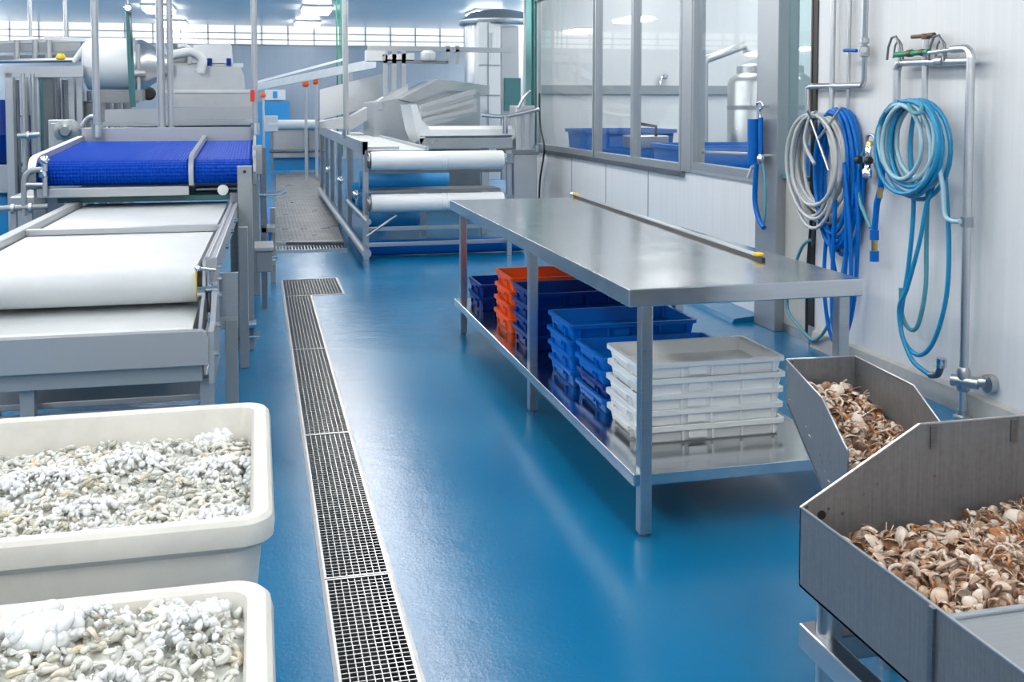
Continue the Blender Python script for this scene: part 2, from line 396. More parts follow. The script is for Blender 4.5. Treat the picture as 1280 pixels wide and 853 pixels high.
gl = ['closest section of steel mesh grating in the floor drain', 'steel mesh grating section beside the gap between the two cream tubs, second along the drain',
      'steel mesh grating section alongside the near tub end of the table, third along the drain',
      'steel mesh grating section between the table middle leg and white belts, fourth along the drain', 'last straight grating section before the drain turns a corner']
for i in range(5): grate(DX0+.012, DX1-.012, ys[i]+.003, ys[i+1]-.003, gl[i])
grate(DX0+.012, AX1-.012, 8.603, DY1-.012, 'wide corner grating at the far end of the floor drain')
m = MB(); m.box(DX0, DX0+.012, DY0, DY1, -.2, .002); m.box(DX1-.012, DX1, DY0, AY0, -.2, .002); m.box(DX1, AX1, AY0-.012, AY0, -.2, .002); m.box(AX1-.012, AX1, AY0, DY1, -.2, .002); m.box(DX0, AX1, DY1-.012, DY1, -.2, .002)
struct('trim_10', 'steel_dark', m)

# ------------------------------------------------------------------ work table
TX0, TX1, TY0, TY1, TZ = 1.273, 2.205, 3.453, 6.99, .91
t = T('work_table', 'long stainless steel work table with an undershelf of crates', 'table', (1.74, 5.2, 0))
t.p('tabletop', 'table_steel', MB().box(TX0, TX1, TY0, TY1, TZ-.065, TZ, .004))
t.p('shelf', 'table_steel', MB().box(TX0+.025, TX1-.02, TY0+.01, TY1-.03, .19, .235, .003))
leg_x = (TX0+.05, TX1-.095)
for x in leg_x:
    for y in (TY0+.008, 5.03, 6.86):
        L = t.p('leg', 'steel', MB().box(x, x+.046, y, y+.046, .012, TZ-.064, .004))
        t.p('foot', 'steel_dark', MB().cyl((x+.023, y+.023, 0), (x+.023, y+.023, .014), .02, 14), L)
# straightedge lying along the top
a, b = Vector((2.17, 6.70, TZ)), Vector((2.04, 3.95, TZ))
a = atZ(716, 246, TZ); b = atZ(952, 327, TZ)
d = (b-a).normalized(); nx = Vector((d.y, -d.x, 0)) * -1
if nx.x < 0: nx = -nx
t = T('straightedge', 'long thin steel straightedge with yellow end clips lying on the table', 'straightedge', (a+b)/2)
def slab(p, q, wv, h0, h1): return MB().prism([p+Vector((0, 0, h0)), q+Vector((0, 0, h0)), q+wv+Vector((0, 0, h0)), p+wv+Vector((0, 0, h0))], (0, 0, h1-h0))
t.p('rubber_strip', 'black', slab(a, b, nx*.016, 0, .014))
t.p('metal_bar', 'steel_light', slab(a, b-d*.05, nx*.03+Vector((0, 0, 0)), .014, .020))
for q, s in ((a, 1), (b, -1)):
    t.p('end_clip', 'yellow', MB().lathe(q+d*(.05*s)+nx*.008+Vector((0, 0, .018)), [(.024, 0), (.024, .008), (.016, .012), (.004, .014)], 20))
t.p('end_knob', 'steel_light', MB().lathe(a-d*.03+nx*.008, [(.02, 0), (.022, .02), (.012, .03), (.002, .033)], 16))

# ------------------------------------------------------------------ crates
def tray_mb(w, d, h, rim=.014, fl=.012):
    m = MB(); ta = .012
    def R(i, z, r): return rrect(i, w-i, i, d-i, r, z, 3)
    rings = [R(ta+.012, 0, .012), R(ta+.008, .006, .014), R(ta, h-.02, .016), R(0, h-.018, .018), R(0, h, .018), R(ta+.004, h, .014),
             R(ta+.012, .012, .012)]
    m.loft(rings, smooth=False)
    # ribs on the long faces, handle bars on the short ends
    for x in (w*.08, w*.30, w*.5, w*.70, w*.92):
        m.box(x-.004, x+.004, .003, .016, .010, h-.017); m.box(x-.004, x+.004, d-.016, d-.003, .010, h-.017)
    for y in (d*.25, d*.75):
        m.box(.003, .016, y-.004, y+.004, .010, h-.017); m.box(w-.016, w-.003, y-.004, y+.004, .010, h-.017)
    for x0, x1 in ((-.006, .014), (w-.014, w+.006)):
        m.box(x0, x1, d*.27, d*.73, h-.034, h-.018)
    m.box(w*.34, w*.46, .006, .016, h*.25, h*.7)
    return m
protos = {}
def stack(kind, mat, n, x, y, w, d, pitch, labels, group, jit=.006):
    for i in range(n):
        key = (kind, w, d, pitch)
        if key not in protos:
            me = tray_mb(w, d, pitch+.006).build('crate', mat, None, (w/2, d/2, 0), 30); protos[key] = o = me
        else: o = protos[key].copy(); COL.objects.link(o)
        o.location = (x+w/2+random.uniform(-jit, jit), y+d/2+random.uniform(-jit, jit), .2355+i*pitch)
        o.rotation_euler = (0, 0, math.radians(random.uniform(-.5, .5)))
        if mat2.get((kind, i)):
            o.data = o.data.copy(); o.data.materials[0] = M[mat2[(kind, i)]]
        tag(o, labels[i], 'crate', group)
ordn = ['bottom', 'second from bottom', 'third from bottom', 'fourth from bottom', 'fifth from bottom']
def lab(col, where, n):
    out = []
    for i in range(n): out.append('%s crate, %s of the %s' % (col, 'topmost' if i == n-1 else ordn[i], where))
    return out
mat2 = {('low', 1): 'tray_navy', ('low', 0): 'tray_blue'}
stack('white', 'tray_white', 5, 1.425, 3.75, .63, .39, .0625, lab('milky white plastic', 'white stack at the table end', 5), 'white crates under the table')
stack('low', 'tray_blue', 4, 1.42, 4.16, .64, .40, .060, lab('bright blue', 'low blue stack behind the white crates', 4), 'blue crates in the low stack')
stack('high', 'tray_blue', 4, 1.405, 4.60, .64, .40, .0725, lab('bright blue', 'taller blue stack behind the low one', 4), 'blue crates in the taller stack')
stack('navy', 'tray_navy', 4, 1.40, 5.33, .64, .40, .0775, lab('dark blue plastic', 'dark blue stack beside the orange crates', 4), 'dark blue crates by the middle leg')
stack('orange', 'tray_orange', 4, 1.40, 5.78, .64, .40, .080, lab('orange plastic', 'orange stack under the table', 4), 'orange crates under the table')
stack('small', 'tray_navy', 2, 1.37, 6.47, .34, .38, .082, lab('dark blue plastic', 'small pair at the far table leg', 2), 'dark blue crates by the far leg')

# ------------------------------------------------------------------ cream tubs with shrimp on ice
def tub(label, x0, x1, y0, y1, z):
    t = T('plastic_tub', label, 'tub', ((x0+x1)/2, (y0+y1)/2, 0), 'cream tubs of shrimp on ice')
    m = MB(); th = .055
    def R(i, zz, r): return rrect(x0+i, x1-i, y0+i, y1-i, r, zz, 8)
    m.loft([R(.10, .10, .04), R(.085, .115, .05), R(.022, z-.066, .06), R(.010, z-.058, .062), R(0, z-.048, .064), R(-.002, z-.026, .064), R(.002, z-.008, .062), R(.010, z, .056),
            R(.030, z+.001, .042), R(.038, z-.004, .036), R(.042, z-.016, .034), R(.085, .17, .03)])
    t.p('tub_body', 'tub', m, sharp=31)
    for x in (x0+.2, (x0+x1)/2, x1-.2):
        t.p('skid', 'tub', MB().box(x-.06, x+.06, y0+.1, y1-.1, 0, .102, .01))
    return t
TA, TB = (-1.22, .022, 1.985, 2.805, .78), (-1.22, .014, .93, 1.75, .78)
tub('cream plastic tub of shrimp and ice behind the other, beside the white conveyor', *TA)
tub('cream plastic tub heaped with shrimp and ice, lowest in the picture', *TB)

def hA(x, y): return .688 + .02*math.sin(7*x+1)*math.cos(6*y) + .02*math.exp(-((x+.1)**2+(y-2.62)**2)/.02)
def hB(x, y): return .760 + .008*math.sin(8*x)*math.cos(7*y+1) + .012*math.exp(-((y-1.64)**2)/.006) - .02*math.exp(-((x+.03)**2)/.004)
def shrimp_mesh(seed, seg=7):
    rd = random.Random(seed); b = MB(); n = 9; R = rd.uniform(.0072, .0105); sweep = rd.uniform(1.9, 3.6)
    pts = []; tp = []
    for i in range(n+1):
        a = sweep*i/n; k = 1 + .25*i/n
        pts.append((R*k*math.cos(a), R*k*math.sin(a), .003*math.sin(3*i/n)))
        s = i/n; tp.append(.0064*(math.sin(min(1, (s+.12)/.35)*PI/2)) * (1-.72*s**1.6) + .0008)
    b.tube(pts, 0, seg, True, tp)
    p, q = Vector(pts[-1]), Vector(pts[-2]); d = (p-q).normalized(); w = Vector((-d.y, d.x, 0))
    for s in (-1, 1):
        b.prism([p-d*.002, p+d*.009+w*s*.0055, p+d*.011+w*s*.001], (0, 0, .0012))
    bmesh.ops.scale(b.b, vec=(1, 1, .85), verts=b.b.verts)
    return b
def lump(b, c, r, rd, sub=1, flat=.75, rough=.25):
    mt = Matrix.Translation(c) @ Euler((rd.uniform(0, 6), rd.uniform(0, 6), rd.uniform(0, 6))).to_matrix().to_4x4()
    g = bmesh.ops.create_icosphere(b.b, subdivisions=sub, radius=r)
    for v in g['verts']:
        v.co = v.co * (1 + rd.uniform(-rough, rough)); v.co.z *= flat
    bmesh.ops.transform(b.b, matrix=mt, verts=g['verts'])
def poisson(n, x0, x1, y0, y1, dmin, rd, ok=None):
    out = []; tries = 0
    while len(out) < n and tries < n*60:
        tries += 1; x, y = rd.uniform(x0, x1), rd.uniform(y0, y1)
        if ok and not ok(x, y): continue
        if all((x-a)**2+(y-c)**2 > dmin*dmin for a, c in out): out.append((x, y))
    return out
protoS = []
for i in range(6):
    o = shrimp_mesh(i).build('shrimp', 'shrimp'); protoS.append(o)
used = [0]
def place_proto(protos, x, y, z, rot, sc, label, cat, group, rd):
    i = rd.randrange(len(protos)); src = protos[i]
    if 'label' not in src.keys(): o = src
    else: o = src.copy(); COL.objects.link(o)
    o.location = (x, y, z); o.rotation_euler = rot; o.scale = (sc, sc, sc); tag(o, label, cat, group); return o
icespots = {'A': [(-.05, 2.50, .11), (-.08, 2.18, .09), (-.52, 2.50, .12), (-.36, 2.33, .07), (-.30, 2.56, .08), (-.42, 2.12, .05), (-.62, 2.2, .07)],
            'B': [(-.37, 1.40, .12), (-.11, 1.60, .05), (-.25, 1.66, .05), (-.43, 1.66, .06), (-.06, 1.35, .05), (-.2, 1.47, .04)]}
def in_ice(k, x, y): return any((x-a)**2+(y-b)**2 < (r*.72)**2 for a, b, r in icespots[k])
rd = random.Random(3)
for key, T_, hf, n, mass, yy, lbl in (('A', TA, hA, 178, 1900, (2.05, 2.745), 'pale grey raw shrimp lying among ice in the tub nearer the white conveyor'),
                              ('B', TB, hB, 122, 1300, (1.02, 1.69), 'pale grey raw shrimp heaped on ice in the tub lowest in the picture')):
    x0v = -.70 if key == 'A' else -.52; x1v = -.045; y0v = yy[0] if key == 'A' else 1.30
    for x, y in poisson(n, x0v, x1v, y0v, yy[1],   .0135, rd, lambda x, y: not in_ice(key, x, y)):
        place_proto(protoS, x, y, hf(x, y)+rd.uniform(.006, .014), (rd.gauss(0, .35), rd.gauss(0, .35), rd.uniform(0, 6.28)), rd.uniform(.85, 1.15), lbl, 'shrimp', 'shrimp in the %s tub' % ('farther' if key == 'A' else 'nearer'), rd)
    # the rest of the catch: a bed of shrimp over the whole tub
    b = Mass(); nx_, ny_ = 40, 26; xa, xb, ya, yb = T_[0]+.045, T_[1]-.041, T_[2]+.045, T_[3]-.041
    b.v = [Vector((xa+(xb-xa)*i/nx_, ya+(yb-ya)*j/ny_, hf(xa+(xb-xa)*i/nx_, ya+(yb-ya)*j/ny_)-.006)) for i in range(nx_+1) for j in range(ny_+1)]
    b.f = [[i*(ny_+1)+j, (i+1)*(ny_+1)+j, (i+1)*(ny_+1)+j+1, i*(ny_+1)+j+1] for i in range(nx_) for j in range(ny_)]
    tmp = [b.template(shrimp_mesh(20+i, 6)) for i in range(5)]
    for q in range(mass):
        x, y = rd.uniform(max(xa+.015, -.85), xb-.012), rd.uniform(ya+.012, yb-.012)
        b.add(rd.choice(tmp), rmat(rd, (x, y, hf(x, y)+rd.uniform(-.004, .007)), (1, 1, 1), rd.uniform(.85, 1.15), .5))
    tag(b.build('shrimp_bed', 'shrimp_mass'), 'bed of small pale shrimp filling the %s' % ('tub nearer the white conveyor' if key == 'A' else 'tub lowest in the picture'), 'shrimp', None, 'stuff')
    ib = Mass(); tmp = []
    for q in range(10):
        g_ = MB(); lump(g_, (0, 0, 0), 1, rd, 1 if q < 5 else 2, .8, .30 if q < 5 else .13); tmp.append(ib.template(g_))
    for (cx, cy, r) in icespots[key]:
        for q in range(int(26000*r*r)+20):
            a, rr = rd.uniform(0, 6.28), r*rd.random()**.6
            x, y = min(max(cx+rr*math.cos(a)*1.25, xa+.012), xb-.008), min(max(cy+rr*math.sin(a)*.8, ya+.010), yb-.010)
            ib.add(rd.choice(tmp), rmat(rd, (x, y, hf(x, y)+.003+.034*(1-(rr/r)**1.5)+rd.uniform(-.006, .004)), (rd.uniform(.7, 1.4), rd.uniform(.7, 1.3), 1), .0032+.0075*rd.random()**2, 3))
    for q in range(700 if key == 'A' else 380):
        x, y = rd.uniform(max(xa, -.8)+.02, xb-.01), rd.uniform(ya+.012, yb-.012)
        ib.add(rd.choice(tmp), rmat(rd, (x, y, hf(x, y)+rd.uniform(.001, .010)), (rd.uniform(.7, 1.4), rd.uniform(.7, 1.3), 1), .003+.005*rd.random()**2, 3))
    tag(ib.build('crushed_ice', 'ice'), 'crushed ice scattered over the shrimp in the %s' % ('tub nearer the white conveyor' if key == 'A' else 'tub lowest in the picture'), 'ice', None, 'stuff')
def cross(px, py, hf):
    z = .74
    for _ in range(6): p = atZ(px, py, z); z = hf(p.x, p.y)
    return p
BIG = [(268, 556, .040, hA, 'large frosted ice lump against the rim corner of the tub nearer the conveyor'), (272, 588, .030, hA, 'rounded ice lump touching the corner ice lump in the tub nearer the conveyor'),
       (52, 800, .052, hB, 'largest white ice block in the tub lowest in the picture'), (262, 768, .030, hB, 'white ice lump close to the rounded corner of the tub lowest in the picture'),
       (214, 730, .022, hB, 'clear ice lump sticking up at the back rim of the tub lowest in the picture'), (68, 742, .020, hB, 'flat ice lump on the back rim of the heaped tub, farther from its corner')]
for px, py, r, hf, l in BIG:
    p = cross(px, py, hf); mb = Mass(); tmp = []
    if hf is hB and p.y > 1.675: p = atY(px, py, 1.675); p.z = hB(p.x, 1.675)
    for q in range(5):
        g_ = MB(); lump(g_, (0, 0, 0), 1, rd, 2, .8, .16); tmp.append(mb.template(g_))
    mb.add(tmp[0], rmat(rd, (0, 0, 0), (1.15, .9, .55), r, .1))
    for q in range(26):
        a, e = rd.uniform(0, 6.28), rd.uniform(-.1, .9); c = (1.05*r*math.cos(a)*math.cos(e), .8*r*math.sin(a)*math.cos(e), .45*r*math.sin(e))
        mb.add(rd.choice(tmp), rmat(rd, c, (1.2, 1, .8), r*rd.uniform(.16, .34), 1))
    o = mb.build('ice_lump', 'ice'); o.location = (p.x, p.y, p.z+r*.25); tag(o, l, 'ice', 'large ice lumps')

# ------------------------------------------------------------------ white belt conveyor beside the tubs (turned one degree)
ROT = -math.radians(1.0)
def belt_loop(m, x0, x1, ya, yb, z, r, th=.012, zb=None, n=14, tooth=0, pitch=.025):
    """closed belt running round two drums along Y; slope to zb at the far end"""
    zb = z if zb is None else zb
    a, b = Vector((0, ya, z)), Vector((0, yb, zb)); ln = (b-a).length; d = (b-a)/ln; u = Vector((0, -d.z, d.y))
    path = []
    k = max(2, int(ln/pitch)) if tooth else 2
    for i in range(k): path.append(a + u*r + d*(ln*i/k))
    for i in range(n+1): t_ = PI/2 - PI*i/n; path.append(b + d*(r*math.cos(t_)) + u*(r*math.sin(t_)))
    for i in range(1, k): path.append(b - u*r - d*(ln*i/k))
    for i in range(n+1): t_ = -PI/2 - PI*i/n; path.append(a + d*(r*math.cos(t_)) + u*(r*math.sin(t_)))
    P = len(path); mid = (a+b)/2
    if tooth:
        fine = []
        for i in range(P):
            p, q = path[i], path[(i+1) % P]; s = (q-p).length; kk = max(2, int(round(s/(pitch/2)))); kk += kk % 2
            for j in range(kk): fine.append(p+(q-p)*(j/kk))
        path = []; 
        for i, p in enumerate(fine):
            t_ = (p-a).dot(d); t_ = min(max(t_, 0), ln); c = a+d*t_; nrm = (p-c).normalized()
            path.append(p + nrm*(tooth if i % 2 else 0))
    rings = []
    for x in (x0, x1): rings.append([(x, p.y, p.z) for p in path])
    m.loft(rings, cap0=True, cap1=True, smooth=not tooth)
    return m
def turned(p): return Vector((p[0]*math.cos(ROT)-p[1]*math.sin(ROT), p[0]*math.sin(ROT)+p[1]*math.cos(ROT), p[2]))
L0 = Vector((-.77, 5.5, 0))
t = T('white_belt_conveyor', 'two level white belt conveyor with steel rails behind the cream tubs', 'conveyor', L0)
t.o.location = turned(L0); t.o.rotation_euler = (0, 0, ROT)
t.p('upper_belt', 'belt', belt_loop(MB(), -1.225, -.325, 4.45, 7.35, .826, .076))
t.p('lower_belt', 'belt', belt_loop(MB(), -1.30, -.325, 4.19, 5.7, .652, .05, zb=.78))
t.p('rail', 'alu', MB().box(-.292, -.275, 4.40, 7.2, .80, .943, .003).box(-.262, -.245, 4.40, 7.2, .84, .938, .003).box(-.276, -.261, 4.40, 7.2, .84, .932))
t.p('rail', 'alu', MB().box(-1.29, -1.235, 3.95, 7.2, .80, .94, .004))
cb = t.p('cross_bar', 'alu', MB().box(-1.235, -.292, 5.60, 5.66, .905, .935, .003))
t.p('end_beam', 'alu', MB().prism([(-1.42, 4.07, .575), (-.262, 4.07, .575), (-.262, 4.07, .682), (-.285, 4.07, .705), (-1.42, 4.07, .705)], (0, .05, 0)))
t.p('lower_channel', 'grey_paint', MB().box(-1.42, -.285, 4.10, 4.16, .505, .575, .003))
t.p('corner_plate', 'alu', MB().prism([(-.262, 4.08, .50), (-.262, 4.50, .50), (-.262, 4.50, .84), (-.262, 4.40, .84), (-.262, 4.20, .715), (-.262, 4.08, .70)], (.02, 0, 0)))
t.p('side_plate', 'alu', MB().prism([(-.30, 4.10, .66), (-.30, 4.50, .66), (-.30, 4.50, .93), (-.30, 4.40, .93), (-.30, 4.36, .82), (-.30, 4.1, .705)], (.012, 0, 0)))
t.p('guard_plate', 'steel', MB().box(-.245, -.168, 4.585, 4.60, .655, .845, .002))
for x, y, z1 in ((-.30, 4.13, .51), (-.945, 4.13, .51), (-.225, 4.58, .64), (-.225, 6.3, .84), (-1.33, 5.2, .80), (-1.33, 7.0, .80)):
    t.p('leg', 'grey_paint', MB().box(x, x+.052, y, y+.05, 0, z1, .003))
t.p('brace', 'grey_paint', MB().box(-1.42, -.30, 4.14, 4.18, .345, .395, .003))
t.p('return_tray', 'alu', MB().box(-1.40, -.30, 4.22, 5.6, .40, .425, .003))
t.p('brace', 'alu', MB().box(-.29, -.17, 4.585, 4.63, .60, .655, .003))
dr = t.p('drum', 'black', MB().cyl((-.33, 4.45, .826), (-.288, 4.45, .826), .066, 20))
t.p('shaft', 'chrome', MB().cyl((-.288, 4.36, .815), (-.24, 4.36, .815), .016, 12).cyl((-.318, 4.35, .80), (-.29, 4.35, .80), .03, 14), dr)
for y, z in ((4.415, .90), (4.415, .85), (4.418, .78), (4.25, .69), (4.14, .60), (5.1, .89), (5.7, .89), (6.2, .89)):
    t.p('bolt', 'chrome', MB().cyl((-.244, y, z), (-.226, y, z), .011, 8))
t.p('tensioner', 'chrome', MB().cyl((-.275, 4.37, .90), (-.275, 4.37, .72), .008, 8).cyl((-.315, 4.34, .905), (-.25, 4.37, .89), .007, 8).lathe((-.315, 4.34, .895), [(.012, 0), (.014, .012), (.008, .02)], 10))
t.p('clip', 'yellow', MB().box(-.327, -.322, 4.37, 4.44, .77, .89))

# ------------------------------------------------------------------ blue belt conveyor
t = T('blue_belt_conveyor', 'blue modular belt conveyor with steel side plates above the white belts', 'conveyor', (-.72, 8.0, 0))
t.p('belt', 'blue_belt', belt_loop(MB(), -1.345, -.035, 7.12, 8.82, 1.122, .073, zb=1.19, n=10, tooth=.006, pitch=.026), sharp=None)
def side(x, w, top=.055, mat='alu'):
    pts = []
    for p in arc((x, 7.12, 1.125), .105, PI, PI/2, 6, (0, 1, 0), (0, 0, 1)): pts.append(p + Vector((0, 0, 0)))
    pts.append(Vector((x, 7.2, 1.24))); pts.append(Vector((x, 8.92, 1.31))); pts.append(Vector((x, 8.92, 1.10))); pts.append(Vector((x, 7.14, 1.02))); pts.append(Vector((x, 7.04, 1.04)))
    return MB().prism(pts, (w, 0, 0))
t.p('side_plate', 'alu', side(-1.395, .045))
t.p('side_plate', 'alu', side(-.03, .02))
t.p('divider_plate', 'alu', side(-.435, .03))
t.p('front_bar', 'alu', MB().box(-1.35, -.435, 7.03, 7.10, .975, 1.035, .004))
t.p('back_beam', 'alu', MB().box(-1.37, -.02, 8.93, 8.98, 1.26, 1.375, .004))
t.p('drip_pan', 'teal', MB().box(-1.25, -.05, 7.15, 8.6, .93, .965, .003))
t.p('crossbar', 'steel_dark', MB().cyl((-.40, 7.2, 1.0), (-.04, 7.2, 1.0), .018, 12))
t.p('end_roller', 'white', MB().lathe((-.222, 7.02, 1.005), [(.016, -.002), (.034, 0), (.036, .02), (.03, .03)], 20, 'Y'))
pr = t.p('post', 'grey_paint', MB().box(-.125, -.035, 6.76, 6.84, 0, 1.175, .004))
t.p('bolt', 'black', MB().cyl((-.08, 6.752, 1.14), (-.08, 6.765, 1.14), .01, 10), pr)
for x, y in ((-1.385, 7.12), (-1.385, 8.7), (-.06, 8.7)): t.p('leg', 'grey_paint', MB().box(x, x+.07, y, y+.07, 0, 1.10, .003))
t.p('post', 'steel_dark', MB().box(-.175, -.128, 6.85, 6.92, 0, 1.0, .003))
t.p('bearing_bracket', 'alu', MB().box(-.035, .03, 7.4, 7.5, 1.08, 1.28, .004).box(-.02, .03, 7.5, 8.6, 1.12, 1.16))
t.p('foot_clamp', 'chrome', MB().cyl((-.10, 6.75, .17), (-.02, 6.75, .17), .035, 14).cyl((-.13, 6.74, .09), (.0, 6.74, .09), .012, 10).box(-.02, .0, 6.73, 6.77, .07, .115))

# clutter at its far side, toward the drain
t = T('drive_gearbox', 'grey gearbox on a bracket at the blue conveyor side near the drain', 'gearbox', (.06, 8.1, 0))
t.p('housing', 'grey_paint', MB().box(-.02, .10, 8.0, 8.35, .30, .46, .006)); t.p('cover', 'alu', MB().box(-.03, .11, 7.98, 8.37, .46, .49, .005)); t.p('leg', 'steel_dark', MB().box(.02, .06, 8.1, 8.15, 0, .30)); t.p('shaft', 'chrome', MB().cyl((.10, 8.1, .40), (.14, 8.1, .40), .015))
t = T('guard_post', 'grey steel guard post with a hand lever beside the steel walkway', 'post', (.12, 9.3, 0))
t.p('upright', 'grey_paint', MB().box(.10, .145, 9.28, 9.34, 0, .66, .004)); t.p('upright', 'steel_dark', MB().box(.02, .07, 9.0, 9.06, 0, 1.2, .004))
t.p('lever', 'chrome', MB().tube(smooth_path([(.0, 9.0, .80), (.10, 9.0, .80), (.18, 9.0, .81), (.23, 9.0, .83)]), .018, 10)); t.p('crosspiece', 'steel', MB().box(.02, .14, 9.0, 9.3, .48, .52).box(.02, .14, 9.0, 9.3, .20, .24))
# tall poles up to the ceiling
def pole(px, py, y, r, z0, label, twin=False):
    p = atY(px, py, y)
    t = T('ceiling_pole', label, 'pole', (p.x, y, z0), 'poles from the conveyor to the ceiling')
    t.p('pole_tube', 'alu', MB().cyl((p.x, y, z0), (p.x, y, CEIL), r, 14))
    t.p('socket', 'chrome', MB().cyl((p.x, y, z0), (p.x, y, z0+.10), r*1.5, 14))
    if twin: t.p('pole_tube', 'alu', MB().cyl((p.x+.075, y, z0), (p.x+.075, y, CEIL), r*.75, 14))
pole(121, 150, 8.88, .028, 1.30, 'slim grey pole rising from the far corner of the blue conveyor, under the white drum')
pole(202, 150, 9.05, .033, 1.12, 'thicker twin grey pole rising behind the middle of the blue conveyor', True)
pole(319, 150, 8.88, .024, 1.31, 'slim grey pole with red button at the blue conveyor end by the drain')
pole(432, 100, 12.4, .034, 1.16, 'pale grey pole rising from the belt with white rollers')

# ------------------------------------------------------------------ roller conveyor past the walkway
t = T('roller_conveyor', 'steel framed belt conveyor with two large white rollers at its end', 'conveyor', (1.75, 12.5, 0))
RY = 10.42
for px, y in ((453, 10.42), (433, 12.3), (421, 13.8), (412, 15.2), (405, 16.4), (399, 17.7)):
    x = 1.02; t.p('post', 'steel', MB().box(x, x+.055, y, y+.055, 0, 1.20, .003))
pR = t.p('post', 'steel', MB().box(2.50, 2.55, RY, RY+.05, 0, 1.09, .003))
for z in (.995, .565):
    r_ = t.p('white_roller', 'white', MB().lathe((1.10, RY+.02, z), [(.088, 0), (.094, .012), (.094, .70), (.090, .703), (.090, .71), (.094, .713), (.094, .76), (.090, .763), (.090, .77), (.094, .773), (.094, 1.35), (.088, 1.36)], 28, 'X'))
    t.p('bearing', 'steel_dark', MB().lathe((1.06, RY+.02, z), [(.07, 0), (.078, .01), (.078, .03), (.05, .04)], 20, 'X').cyl((1.03, RY+.02, z), (2.54, RY+.02, z), .02, 10).box(1.04, 1.07, RY-.02, RY+.06, z-.11, z+.11), r_)
    t.p('bearing', 'chrome', MB().lathe((2.47, RY+.02, z), [(.05, 0), (.06, .01), (.04, .04)], 16, 'X').box(2.49, 2.56, RY-.03, RY+.05, z-.04, z+.06), r_)
t.p('top_rail', 'steel', MB().box(1.02, 1.07, RY, 18, 1.06, 1.19, .003))
t.p('belt', 'belt_grey', MB().box(1.07, 1.72, 10.75, 18, 1.06, 1.09, .003))
t.p('end_rail', 'alu', MB().box(1.07, 1.42, RY+.25, RY+.29, 1.10, 1.13, .003))
t.p('end_rail', 'alu', MB().box(1.70, 1.74, 10.75, 18, 1.04, 1.12, .003))
t.p('plate', 'steel_dark', MB().box(1.10, 2.46, RY+.12, RY+.5, .66, .69).box(1.1, 2.46, RY+.1, RY+.14, .86, .89))
for z in (.30, .14): t.p('rail', 'steel', MB().box(1.05, 2.52, RY+.08, RY+.12, z-.02, z+.02, .003))
t.p('blue_roller', 'blue', MB().lathe((1.10, RY+.25, .085), [(.07, 0), (.08, .02), (.08, 1.62), (.07, 1.64)], 20, 'X'))
t.p('blue_tube', 'sky_blue', MB().lathe((1.1, RY+1.2, .72), [(.09, 0), (.12, .04), (.12, .95), (.09, 1.0)], 20, 'X'))
t.p('brace', 'steel', MB().cyl((1.05, RY, .24), (1.36, RY+.05, .44), .014, 10))
t.p('kick_rail', 'steel', MB().cyl((1.0, 9.9, .14), (1.0, 17.5, .14), .045, 14)); t.p('kick_rail', 'steel', MB().cyl((1.04, 10.1, .42), (1.04, 12.4, .42), .03, 12))
for y in (11.2, 12.6, 14.2): t.p('motor_can', 'sky_blue', MB().lathe((1.15, y, .35), [(.12, 0), (.15, .03), (.15, .5), (.10, .55)], 16, 'X'))
t.p('hose', 'steel_dark', MB().tube(smooth_path([(1.08, 10.9, 1.0), (1.1, 10.9, .7), (1.09, 11.0, .3)]), .02, 8))
for y in (10.9, 13.0, 15.2): t.p('clamp', 'chrome', MB().lathe((.96, y, .62), [(.03, 0), (.05, .02), (.05, .05), (.02, .07)], 12, 'X'))
# steel walkway on the floor
t = T('steel_walkway', 'long wet dotted steel plate walkway between the two conveyor lines', 'walkway', (.7, 17, 0))
x0, x1 = atZ(343, 303, .05), atZ(430, 303, .05); x2, x3 = atZ(345, 216, .05), atZ(398, 216, .05)
t.p('plate', 'walk', MB().prism([(x0.x, x0.y, .02), (x1.x, x1.y, .02), (x3.x, x3.y, .02), (x2.x, x2.y, .02)], (0, 0, .03)))
t.p('front_lip', 'steel_light', MB().box(x0.x, x1.x, x0.y-.03, x0.y, 0, .055))
m = MB(); y0 = 11.2
for i in range(22): m.box(.18+i*.033, .19+i*.033, y0, x0.y-.04, .0, .02)
m.box(.17, .92, y0-.02, y0, 0, .022)
t.p('edge_grating', 'steel', m); t.p('skirt', 'blue', MB().box(x0.x-.06, x0.x-.01, 11.95, 14, 0, .22))

# ------------------------------------------------------------------ white trough and its steel arm
t = T('white_trough', 'white curved trough on a steel beam behind the white rollers', 'trough', (2.5, 12.2, 0))
Y = 11.9
p = [atY(519, 190, Y), atY(524, 150, Y), atY(516, 130, Y)]
prof = []
for i in range(9):
    a = PI*.95*i/8; prof.append((Y+.45-.42*math.cos(a)*1.0, 1.28-.16*math.sin(a)))
xl, xr = atY(524, 170, Y).x, atY(640, 170, Y).x
pts = [(xl, y, z) for y, z in prof] + [(xl, y, z-.03) for y, z in prof[::-1]]
t.p('trough_body', 'belt', MB().prism(pts, (xr-xl, 0, 0)))
e = [(xl-.10, Y-.02, 1.56), (xl-.03, Y-.02, 1.56), (xl+.03, Y-.02, 1.38), (xl+.12, Y-.02, 1.28), (xl+.02, Y-.02, 1.10), (xl-.04, Y-.02, 1.25)]
t.p('end_cheek', 'white', MB().prism(e, (0, .9, 0)))
t.p('front_lip', 'white', MB().prism([(xl, Y, 1.18), (xl, Y-.03, 1.20), (xl, Y-.02, 1.27), (xl, Y+.05, 1.31), (xl, Y+.09, 1.25)], (xr-xl, 0, 0)))
t.p('beam', 'steel', MB().box(xl, xr, Y-.02, Y+.12, 1.05, 1.175, .004)); t.p('under_rail', 'grey_paint', MB().box(xl-.05, xr+.05, Y+.0, Y+.1, .99, 1.02))
for x in (xl+.05, xr-.3): t.p('leg', 'steel', MB().box(x, x+.08, Y+.3, Y+.38, 0, 1.06))
